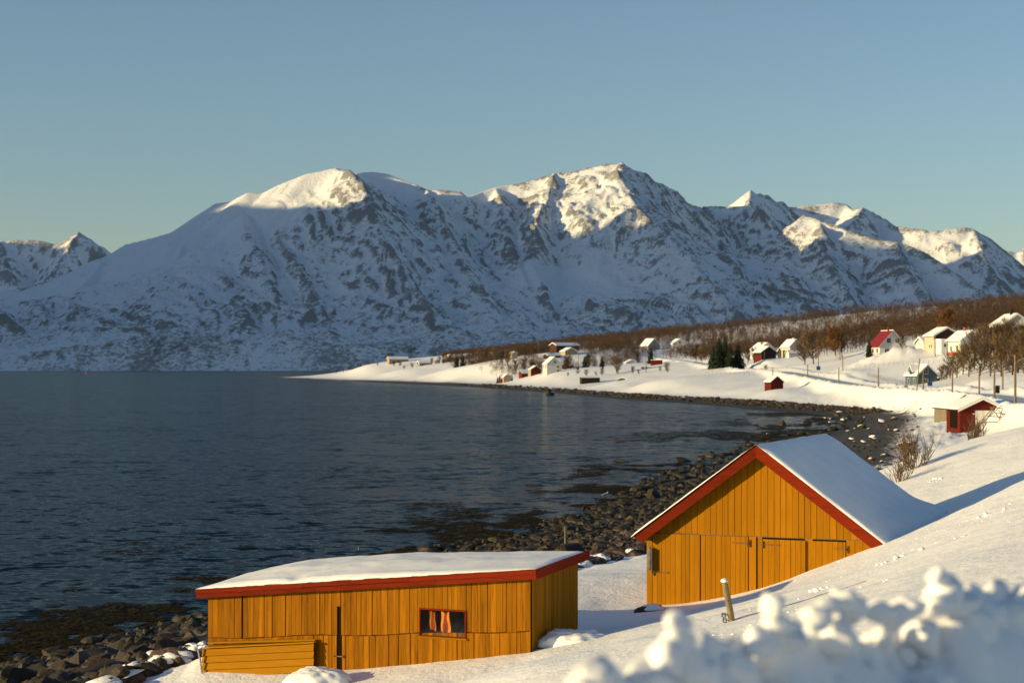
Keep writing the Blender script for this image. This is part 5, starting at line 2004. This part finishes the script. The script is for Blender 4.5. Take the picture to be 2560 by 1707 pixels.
def fence(pts, n, hgt, lab, r_=.045, rail=False):
    P = np.array([px(u, 0, y)[:2] for u, y in pts])
    seg = np.concatenate([[0], np.cumsum(np.hypot(*(P[1:] - P[:-1]).T))])
    E = empty('fence', (P[0][0], P[0][1], H(*P[0])), 0, lab, 'fence')
    rf_ = random.Random(n)
    base = E.location
    tops = []
    me0 = None
    for k in range(n):
        s = seg[-1] * k / (n - 1)
        x, y = np.interp(s, seg, P[:, 0]), np.interp(s, seg, P[:, 1])
        z = H(x, y)
        if me0 is None:
            o = MB().tube([(0, 0, -.3), (0, 0, hgt)], [r_, r_ * .8], 6).build('post', M['pole'], E)
            me0 = o.data
        else:
            o = link('post', me0, None, E)
        o.location = (x - base.x, y - base.y, z - base.z)
        o.rotation_euler = (rf_.uniform(-.08, .08), rf_.uniform(-.08, .08), 0)
        o.scale.z = rf_.uniform(.7, 1.1)
        tops.append((x - base.x, y - base.y, z - base.z + hgt * .75))
    if rail:
        MB().tube(tops, .02, 4).build('wire', M['pole'], E)
    return E


fence([(1563, 650), (1640, 610), (1717, 570), (1790, 545), (1885, 520)], 42, 1.1, 'line of thin fence posts crossing the snowfield behind the black shed')
fence([(2169, 440), (2210, 425), (2276, 410)], 34, 1.0, 'row of short pickets left of the blue house')
fence([(2140, 470), (2250, 452), (2330, 440), (2405, 430)], 22, 1.1, 'sagging wire fence climbing the slope below the houses', .04, True)
fence([(1985, 480), (2060, 470), (2130, 462)], 12, .9, 'few low fence posts on the far side of the road bend')
fence([(2335, 398), (2370, 385), (2400, 375)], 9, 1.1, 'short fence from the blue house to the thicket')

# orange marker buoy and gulls
x, y = ux(216, 2600), 2600
E = empty('marker_buoy', (x, y, 0), 0, 'tiny orange marker buoy far out on the fjord', 'buoy')
om = simple('buoy_orange', (.7, .12, .03), .1)
MB().tube([(0, 0, -.5), (0, 0, .5), (0, 0, 1.2), (0, 0, 3.2), (0, 0, 3.4)], [1.0, 1.1, .9, .25, .05], 12).build('float', om, E)
MB().tube([(0, 0, 3.4), (0, 0, 4.4)], .12, 6).build('mast', om, E)


def gull(u, v, lab, rz):
    y = CAMZ * FPX / (v - VH)
    x = ux(u, y)
    E = empty('gull', (x, y, 0.0), rz, lab, 'bird', None)
    m = MB()
    m.tube([(-.26, 0, .10), (-.18, 0, .11), (-.05, 0, .11), (.08, 0, .13), (.16, 0, .17), (.19, 0, .24), (.23, 0, .27), (.28, 0, .265)], [.012, .05, .085, .085, .06, .04, .045, .012], 10)
    m.build('bird_body', PM['white'], E, True)
    for s in (-1, 1):
        m = MB()
        m.add([(.06, s * .085, .17), (-.22, s * .05, .15), (-.30, s * .03, .14), (-.05, s * .095, .12), (.06, s * .1, .165), (-.22, s * .065, .145), (-.30, s * .045, .135), (-.05, s * .11, .115)],
              [(0, 1, 2, 3), (7, 6, 5, 4), (0, 4, 5, 1), (1, 5, 6, 2), (2, 6, 7, 3), (3, 7, 4, 0)])
        m.build('wing', PM['grey'], E)
    MB().tube([(.275, 0, .265), (.33, 0, .255)], [.012, .004], 5).build('bill', PM['cream'], E)


gull(1513, 1240, 'small white gull floating on the water left of the gabled boathouse', .6)

# ------------------------------------------------------------------ trees
def tri_twigs(pts, dirs, ln, wd, r):
    """thin two-triangle twigs"""
    n = len(pts)
    side = np.cross(dirs, r.normal(size=(n, 3)))
    side /= np.linalg.norm(side, axis=1)[:, None] + 1e-9
    a = pts - side * wd[:, None]
    b = pts + side * wd[:, None]
    c = pts + dirs * ln[:, None]
    V = np.stack([a, b, c], 1).reshape(-1, 3)
    F = np.arange(3 * n).reshape(n, 3)
    return V, F


def bare_tree(seed, limbs, per, spread, wd, up=.6, clear=.18, round_=.0):
    """unit-height leafless tree -> (trunk mesh, crown mesh)"""
    r = np.random.default_rng(seed)
    m = MB()
    bend = r.normal(0, .03, 2)
    m.tube([(0, 0, -.06), (bend[0] * .4, bend[1] * .4, .25), (bend[0], bend[1], .55), (bend[0] * 1.4, bend[1] * 1.4, .85)], [.022, .017, .011, .004], 6)
    tv, tf = m.v, m.f
    VS, FS, n0 = [], [], 0
    for k in range(limbs):
        z0 = clear + (.86 - clear) * (k + r.random()) / limbs
        a = r.uniform(0, 2 * math.pi)
        reach = spread * (math.sin(math.pi * min(1, .22 + .78 * (z0 - clear) / (1 - clear))) ** .7) * r.uniform(.7, 1.15)
        st = np.array([bend[0] * z0 * 1.5, bend[1] * z0 * 1.5, z0])
        rise = min(reach * up * r.uniform(.8, 1.6) + .04, 1.02 - z0)
        en = st + np.array([math.cos(a) * reach, math.sin(a) * reach, rise])
        mid = .5 * (st + en) + np.array([0, 0, -.03])
        # limb as a thin strip
        t_ = np.linspace(0, 1, 5)
        path = ((1 - t_) ** 2)[:, None] * st + (2 * t_ * (1 - t_))[:, None] * mid + (t_ ** 2)[:, None] * en
        sd = np.cross(en - st, r.normal(size=3))
        sd /= np.linalg.norm(sd) + 1e-9
        w_ = np.linspace(.008, .002, 5)[:, None]
        V = np.concatenate([path - sd * w_, path + sd * w_])
        F = []
        for i in range(4):
            F += [(i, i + 1, i + 6), (i, i + 6, i + 5)]
        VS.append(V)
        FS.append(np.array(F) + n0)
        n0 += 10
        tt = r.uniform(.15, 1.0, per)
        pts = ((1 - tt) ** 2)[:, None] * st + (2 * tt * (1 - tt))[:, None] * mid + (tt ** 2)[:, None] * en
        dr = r.normal(size=(per, 3)) * .75 + (en - st) / (np.linalg.norm(en - st) + 1e-9) * .7 + np.array([0, 0, .45 + up * .3])
        dr /= np.linalg.norm(dr, axis=1)[:, None]
        V, F = tri_twigs(pts, dr, r.uniform(.05, .14, per) * (1 + spread), np.full(per, wd), r)
        VS.append(V)
        FS.append(F + n0)
        n0 += len(V)
    me = bpy.data.meshes.new('trunk')
    me.from_pydata(tv, [], tf)
    me.update()
    cm = mesh_np('crown', np.concatenate(VS), np.concatenate(FS))
    return me, cm


def bark(name, c):
    return simple(name, c, .35, 2.0, .85, .1)


BK = {'brown': bark('brown_twigs', (.075, .046, .028)), 'beige': bark('beige_twigs', (.15, .100, .052)), 'orange': bark('larch_twigs', (.17, .080, .026)), 'grey': bark('grey_twigs', (.10, .075, .052)), 'trunk': bark('tree_bark', (.085, .062, .042))}
TREEV = {}
for nm, cnt, args in (('birch', 4, (34, 30, .25, .0075, .9, .15)), ('round', 3, (46, 38, .42, .006, .55, .12)), ('larch', 2, (52, 30, .26, .007, .25, .12)), ('alder', 4, (40, 32, .34, .0055, .75, .08))):
    TREEV[nm] = [bare_tree(sum(map(ord, nm)) + k, *args) for k in range(cnt)]


def tree(nm, kind, u, y, h, col, lab, grp=None, k=0, name='bare_tree', cat='tree'):
    x = ux(u, y)
    E = empty(name, (x, y, H(x, y) - .1), random.uniform(0, 6.28), lab, cat, grp)
    tm, cm = TREEV[kind][k % len(TREEV[kind])]
    for part, me, mt in (('trunk', tm, BK['trunk']), ('crown', cm, BK[col])):
        o = bpy.data.objects.new(part, me)
        COL.objects.link(o)
        o.parent = E
        o.scale = (h, h, h)
        if not me.materials:
            me.materials.append(mt)
        o.material_slots[0].link = 'OBJECT'
        o.material_slots[0].material = mt
    return E


tree('t', 'round', 1541, 740, 7.4, 'beige', 'round golden willow on the snowfield left of the red container')
tree('t', 'larch', 2366, 530, 11.5, 'orange', 'tall orange larch behind the brown gabled house', name='larch_tree')
tree('t', 'larch', 2089, 590, 10.5, 'orange', 'orange larch at the wood edge above the snow heaps', k=1, name='larch_tree')
tree('t', 'round', 2034, 545, 10.5, 'beige', 'broad beige tree beside the lamp at the snow heaps', k=1)
tree('t', 'round', 2012, 560, 9.0, 'grey', 'grey tree just left of the broad beige tree', k=2)
tree('t', 'alder', 2255, 478, 4.0, 'brown', 'small brown tree in front of the red roofed house')
tree('t', 'birch', 2440, 425, 7.0, 'brown', 'thin bare tree in front of the white cottage gable', k=2)
tree('t', 'birch', 2105, 555, 8.0, 'brown', 'thin brown tree between the two larches', k=1)
TH = 'bare trees of the thicket behind the blue house'
ORD = ['first', 'second', 'third', 'fourth', 'fifth', 'sixth', 'seventh', 'eighth', 'ninth', 'tenth', 'eleventh', 'twelfth', 'thirteenth', 'fourteenth', 'fifteenth', 'sixteenth', 'seventeenth', 'eighteenth', 'nineteenth']


def ranked(lst):
    return [(k, e) for k, e in enumerate(sorted(lst))]


for i, (u, y, h, c) in ranked([(2376, 385, 5.5, 'grey'), (2392, 380, 6.0, 'beige'), (2408, 392, 7.0, 'grey'), (2422, 375, 7.0, 'beige'), (2436, 395, 8.2, 'grey'), (2450, 372, 7.2, 'brown'), (2462, 388, 9.0, 'beige'), (2476, 366, 8.0, 'grey'),
                                 (2490, 380, 9.5, 'brown'), (2503, 360, 8.6, 'beige'), (2516, 372, 9.8, 'brown'), (2530, 350, 9.0, 'grey'), (2545, 362, 10.0, 'brown'), (2560, 345, 9.0, 'beige'), (2576, 355, 9.5, 'brown'), (2355, 392, 3.6, 'grey'), (2366, 400, 4.2, 'brown'), (2485, 400, 8.0, 'beige'), (2525, 392, 8.0, 'beige')]):
    tree('t', 'alder', u, y, h, c, ORD[i] + ' bare tree from the blue house in the thicket beside it', TH, i)
BV = 'bare trees among the village houses'
for i, (u, y, h, c) in ranked([(1200, 1010, 8, 'beige'), (1215, 985, 7, 'brown'), (1236, 960, 8, 'beige'), (1255, 940, 8, 'brown'), (1270, 930, 9, 'beige'), (1290, 905, 7, 'brown'), (1310, 900, 8, 'beige'), (1330, 880, 8, 'brown'), (1345, 870, 7, 'beige'), (1415, 850, 7, 'brown'),
                                 (1420, 870, 8, 'beige'), (1470, 860, 8, 'brown'), (1595, 850, 7, 'brown'), (1625, 820, 6, 'grey'), (1740, 790, 8, 'brown'), (1755, 760, 7, 'beige'), (1870, 670, 6, 'brown'), (1885, 660, 6, 'grey')]):
    tree('t', 'birch', u, y, h, c, ORD[i] + ' bare birch from the left among the village houses', BV, i)

# small bushes on the snow
BS = 'small leafless bushes on the headland snow'
for i, (u, y, h) in ranked([(858, 1385, 3.0), (872, 1380, 3.5), (900, 1370, 3.2), (944, 1300, 2.6), (985, 1280, 4), (1000, 1275, 4.2), (1030, 1260, 4), (1055, 1240, 3.5), (1080, 1215, 4.5), (1098, 1200, 5), (1120, 1180, 4), (1163, 1060, 3.2), (1179, 1050, 3), (1205, 1040, 4.5), (840, 1400, 2.6), (1010, 1240, 3)]):
    tree('t', 'alder', u, y, h, 'brown', ORD[i] + ' low bush from the left in the headland snow', BS, i, 'bush', 'bush')
BF = 'small leafless bushes on the village snowfield'
for i, (u, y, h) in ranked([(1444, 760, 3.6), (1466, 745, 3.0), (1505, 735, 4.0), (1544, 735, 2.4), (1582, 720, 3.2), (1668, 700, 4.2), (1650, 715, 2.2), (1490, 740, 1.8), (1420, 760, 1.8), (1596, 715, 2.0), (1915, 560, 2.2)]):
    tree('t', 'alder', u, y, h, 'brown', ORD[i] + ' low bush from the left on the snowfield between white house and red cabin', BF, i, 'bush', 'bush')


# near shrubs on the slope behind the gabled boathouse
def shrub(u, y, h, wdt, stems, lab, seed):
    x = ux(u, y)
    r = random.Random(seed)
    E = empty('shrub', (x, y, H(x, y)), 0, lab, 'shrub')
    m = MB()

    def grow(p, d, ln, rad, depth):
        pts = [p]
        q = p.copy()
        dd = d.copy()
        for _ in range(4):
            dd = (dd + Vector((r.gauss(0, .09), r.gauss(0, .09), r.gauss(.05, .05)))).normalized()
            q = q + dd * ln / 4
            pts.append(q.copy())
        m.tube(pts, [rad, rad * .85, rad * .7, rad * .55, rad * .35], 3, False)
        if depth > 0:
            for k in range(r.randint(3, 5)):
                i = r.randint(1, 3)
                nd = (dd + Vector((r.gauss(0, .42), r.gauss(0, .42), r.gauss(.1, .2)))).normalized()
                grow(pts[i], nd, ln * r.uniform(.4, .65), rad * .6, depth - 1)
    for k in range(stems):
        a = r.uniform(0, 6.28)
        s = abs(r.gauss(0, .45))
        d = Vector((math.cos(a) * s * wdt / h, math.sin(a) * s * wdt / h * .7, 1)).normalized()
        p = Vector((math.cos(a) * .25 * r.random() * wdt, math.sin(a) * .25 * r.random() * wdt, -.15))
        grow(p, d, h * r.uniform(.6, 1.0), .016, 2)
    m.build('twigs', BK['beige'], E, fix=False)


shrub(2285, 66, 1.55, 1.6, 30, 'larger bare shrub growing from the snow behind the gabled boathouse', 3)
shrub(2245, 63, 1.0, 1.2, 14, 'lower bare shrub tuft left of the larger shrub behind the boathouse', 6)
shrub(2436, 76, 1.05, 1.3, 26, 'bare shrub in the snow below the red boathouse', 4)


# spruces
def spruce_mesh(seed):
    r = np.random.default_rng(seed)
    m = MB()
    m.tube([(0, 0, -.05), (0, 0, .5), (0, 0, .97)], [.022, .013, .003], 6)
    VS = []
    nlev = 26
    for L in range(nlev):
        f = L / (nlev - 1)
        z = .07 + .90 * f
        rad = (.23 * (1 - f) ** .8 + .012) * r.uniform(.82, 1.15)
        nb_ = int(15 - 8 * f)
        for b in range(nb_):
            a = 2 * math.pi * (b + r.random()) / nb_
            rr_ = rad * r.uniform(.65, 1.15)
            d = np.array([math.cos(a), math.sin(a), 0])
            s = np.array([-d[1], d[0], 0])
            p0_ = np.array([0, 0, z])
            tip = d * rr_ + np.array([0, 0, z - rr_ * r.uniform(.25, .55)])
            midp = d * rr_ * .55 + np.array([0, 0, z - rr_ * .12])
            w_ = rr_ * r.uniform(.18, .3)
            VS += [(p0_, midp - s * w_, tip), (p0_, tip, midp + s * w_)]
            for q in range(4):
                c0 = p0_ + (tip - p0_) * r.uniform(.35, .95)
                e0 = c0 + s * r.choice([-1, 1]) * w_ * r.uniform(.6, 1.3) + d * rr_ * .1 + np.array([0, 0, -rr_ * r.uniform(.05, .4)])
                VS.append((c0, e0, c0 + np.array([0, 0, -.03]) + d * .012))
    V = np.array(VS).reshape(-1, 3)
    cm = mesh_np('crown', V, np.arange(len(V)).reshape(-1, 3))
    me = bpy.data.meshes.new('trunk')
    me.from_pydata(m.v, [], m.f)
    me.update()
    me.materials.append(BK['trunk'])
    cm.materials.append(M['needles'])
    return me, cm


M['needles'] = simple('spruce_needles', (.022, .036, .018), .4, 1.5, .8, .15)
SPV = [spruce_mesh(50 + k) for k in range(4)]
for i, (u, y, h, wd_, lab) in enumerate([
        (1142, 1085, 10.6, 1.25, 'left one of the two dark spruces near the headland'), (1157, 1080, 10.0, 1.25, 'right one of the two dark spruces near the headland'),
        (1627, 800, 8.6, 1.1, 'single dark spruce at the top of the village road'), (1783, 622, 9.0, 1.2, 'leftmost lower spruce of the dark clump'), (1797, 618, 11.4, 1.35, 'tallest spruce at the left of the dark clump'), (1812, 624, 12.0, 1.35, 'tallest spruce in the middle of the dark clump'),
        (1826, 616, 9.6, 1.3, 'lower spruce right of the middle of the dark clump'), (1845, 620, 10.4, 1.5, 'broad spruce at the right end of the dark clump'), (1462, 850, 7.5, 1.4, 'dark spruce in the trees left of the snowy little fir'), (1505, 800, 5.5, 1.2, 'little snowy fir left of the golden willow'),
        (2173, 492, 5.6, 1.1, 'small dark spruce left of the red roofed house'), (1326, 850, 4.5, 1.2, 'small spruce right above the red boathouses'), (1244, 850, 3.5, 1.2, 'tiny spruce behind the leftmost red boathouse')]):
    x = ux(u, y)
    E = empty('spruce_tree', (x, y, H(x, y) - .1), i * 1.3, lab, 'tree', 'spruces in the village')
    for part, me in zip(('trunk', 'crown'), SPV[i % 4]):
        o = link(part, me, None, E)
        o.scale = (h * wd_, h * wd_, h)


# brown birch wood on the hill: one mass
def forest():
    r = np.random.default_rng(61)
    n = 30000
    u = r.uniform(1105, 2720, n)
    ylo = np.interp(u, [1040, 1143, 1230, 1300, 1450, 1600, 1700, 1750, 1900, 2000, 2100, 2300, 2560, 2720], [1250, 1110, 915, 880, 890, 905, 860, 760, 690, 625, 580, 555, 490, 460])
    ydn = np.interp(u, [1040, 1143, 1230, 1300, 1450, 1600, 1700, 1750, 1900, 2000, 2100, 2300, 2560, 2720], [1330, 1200, 1000, 975, 985, 1030, 1020, 850, 720, 640, 590, 570, 500, 470])
    yhi = np.interp(u, [1040, 1143, 1300, 1430, 1556, 1700, 1850, 2020, 2177, 2380, 2560, 2720], [1420, 1430, 1400, 1340, 1290, 1210, 1140, 1080, 1040, 985, 945, 925])
    y = ylo + (yhi - ylo) * r.random(n) ** .85
    x = (u - 1280) / FPX * y
    clear = fbm(x / 28, y / 60, 3, 66)
    ok = clear > -.42 + .20 * r.random(n)
    ok &= (y > ydn) | (r.random(n) < .55)
    # keep the building plots open
    for (hu, hy, hr_) in ((1383, 965, 14), (1428, 945, 11), (1380, 930, 9), (1428, 915, 9), (1400, 895, 9), (1635, 985, 12), (1700, 985, 13), (1287, 950, 8), (1364, 920, 10), (1918, 690, 14), (2366, 475, 14), (1580, 865, 8), (1660, 905, 14), (1640, 935, 12), (1700, 830, 14), (1386, 850, 12)):
        ok &= np.hypot(x - ux(hu, hy), (y - hy) * .5) > hr_
    x, y, u = x[ok][:10300], y[ok][:10300], u[ok][:10300]
    for (u0, u1, y0, y1, nn_) in ((1165, 1362, 858, 1010, 800), (1402, 1480, 850, 960, 220), (1480, 1640, 850, 1030, 520), (1655, 1800, 850, 1000, 420), (1840, 2020, 700, 800, 360), (2040, 2190, 560, 680, 320)):
        uu_ = r.uniform(u0, u1, nn_)
        yy_ = r.uniform(y0, y1, nn_)
        xx_ = (uu_ - 1280) / FPX * yy_
        kp = fbm(xx_ / 14, yy_ / 40, 2, 67) > -.15
        kp &= r.random(nn_) < np.interp(uu_, [1165, 1270], [.08, 1.0])
        kp &= yy_ > np.interp(uu_, [1165, 1240, 1330], [985, 930, 858]) + r.normal(0, 12, nn_)
        for (hu, hy, hr_) in ((1386, 840, 16), (1383, 950, 12), (1428, 930, 10), (1700, 985, 13), (1635, 985, 11), (1287, 945, 7), (1580, 862, 7), (1660, 905, 13), (1918, 690, 12), (1990, 690, 9)):
            kp &= np.hypot(xx_ - ux(hu, hy), (yy_ - hy) * .4) > hr_
        x, y, u = np.concatenate([x, xx_[kp]]), np.concatenate([y, yy_[kp]]), np.concatenate([u, uu_[kp]])
    z = height(x, y)
    n = len(x)
    hgt = r.uniform(3.4, 6.8, n) * np.interp(u, [1100, 1350], [.55, 1.0])
    per = 40
    VS = []
    # trunk: one thin upright sliver pair
    tw_ = .09
    a = r.uniform(0, 3.14, n)
    ca, sa_ = np.cos(a) * tw_, np.sin(a) * tw_
    A = np.stack([x - ca, y - sa_, z - .2], 1)
    Bp = np.stack([x + ca, y + sa_, z - .2], 1)
    Cp = np.stack([x + r.normal(0, .25, n), y + r.normal(0, .25, n), z + hgt * .95], 1)
    VS.append(np.stack([A, Bp, Cp], 1).reshape(-1, 3))
    for k in range(per):
        f = r.uniform(.25, 1.0, n)
        rad = hgt * .30 * np.sin(np.pi * np.clip(.15 + .85 * f, 0, 1)) ** .6
        a = r.uniform(0, 6.28, n)
        q = r.random(n) ** .6
        p = np.stack([x + np.cos(a) * rad * q, y + np.sin(a) * rad * q, z + hgt * f * .93], 1)
        d = np.stack([np.cos(a) * .5 + r.normal(0, .3, n), np.sin(a) * .5 + r.normal(0, .3, n), .6 + r.normal(0, .35, n)], 1)
        d /= np.linalg.norm(d, axis=1)[:, None]
        ln = r.uniform(.5, 1.3, n)
        sd = np.cross(d, r.normal(size=(n, 3)))
        sd /= np.linalg.norm(sd, axis=1)[:, None]
        w_ = .07
        VS.append(np.stack([p - sd * w_, p + sd * w_, p + d * ln[:, None]], 1).reshape(-1, 3))
    V = np.concatenate(VS)
    F = np.arange(len(V)).reshape(-1, 3)
    t = NT('birch_wood')
    c = t.coord()
    n1 = t.noise(c, .035, 3, .6)
    n2 = t.noise(c, .4, 3, .6)
    col = t.ramp(n1, [(.35, (.040, .023, .015)), (.5, (.060, .035, .021)), (.65, (.092, .057, .030))])
    col = t.mix(t.rng(n2, .55, .75, 0, .4), col, (.15, .115, .075))
    t.set(col, .85, .1)
    o = link('birch_forest', mesh_np('birch_forest', V, F), t.m)
    tag(o, 'brown leafless birch wood covering the hill behind the village', 'forest', kind='stuff')


forest()


# ------------------------------------------------------------------ the air over the fjord
hz_ = MB().box(-9600, 7800, -500, 16000, -60, 2500).build('haze', None)
t = NT('thin_haze')
for n_ in list(t.t.nodes):
    if n_.type == 'BSDF_PRINCIPLED':
        t.t.nodes.remove(n_)
pv = t.n("ShaderNodeVolumePrincipled")
pv.inputs['Color'].default_value = (0.62, 0.80, 1.0, 1)
pv.inputs['Density'].default_value = 6e-6
t.l(pv.outputs[0], t.t.nodes['Material Output'].inputs['Volume'])
hz_.data.materials.append(t.m)
tag(hz_, 'thin cold haze over the fjord', kind='stuff')
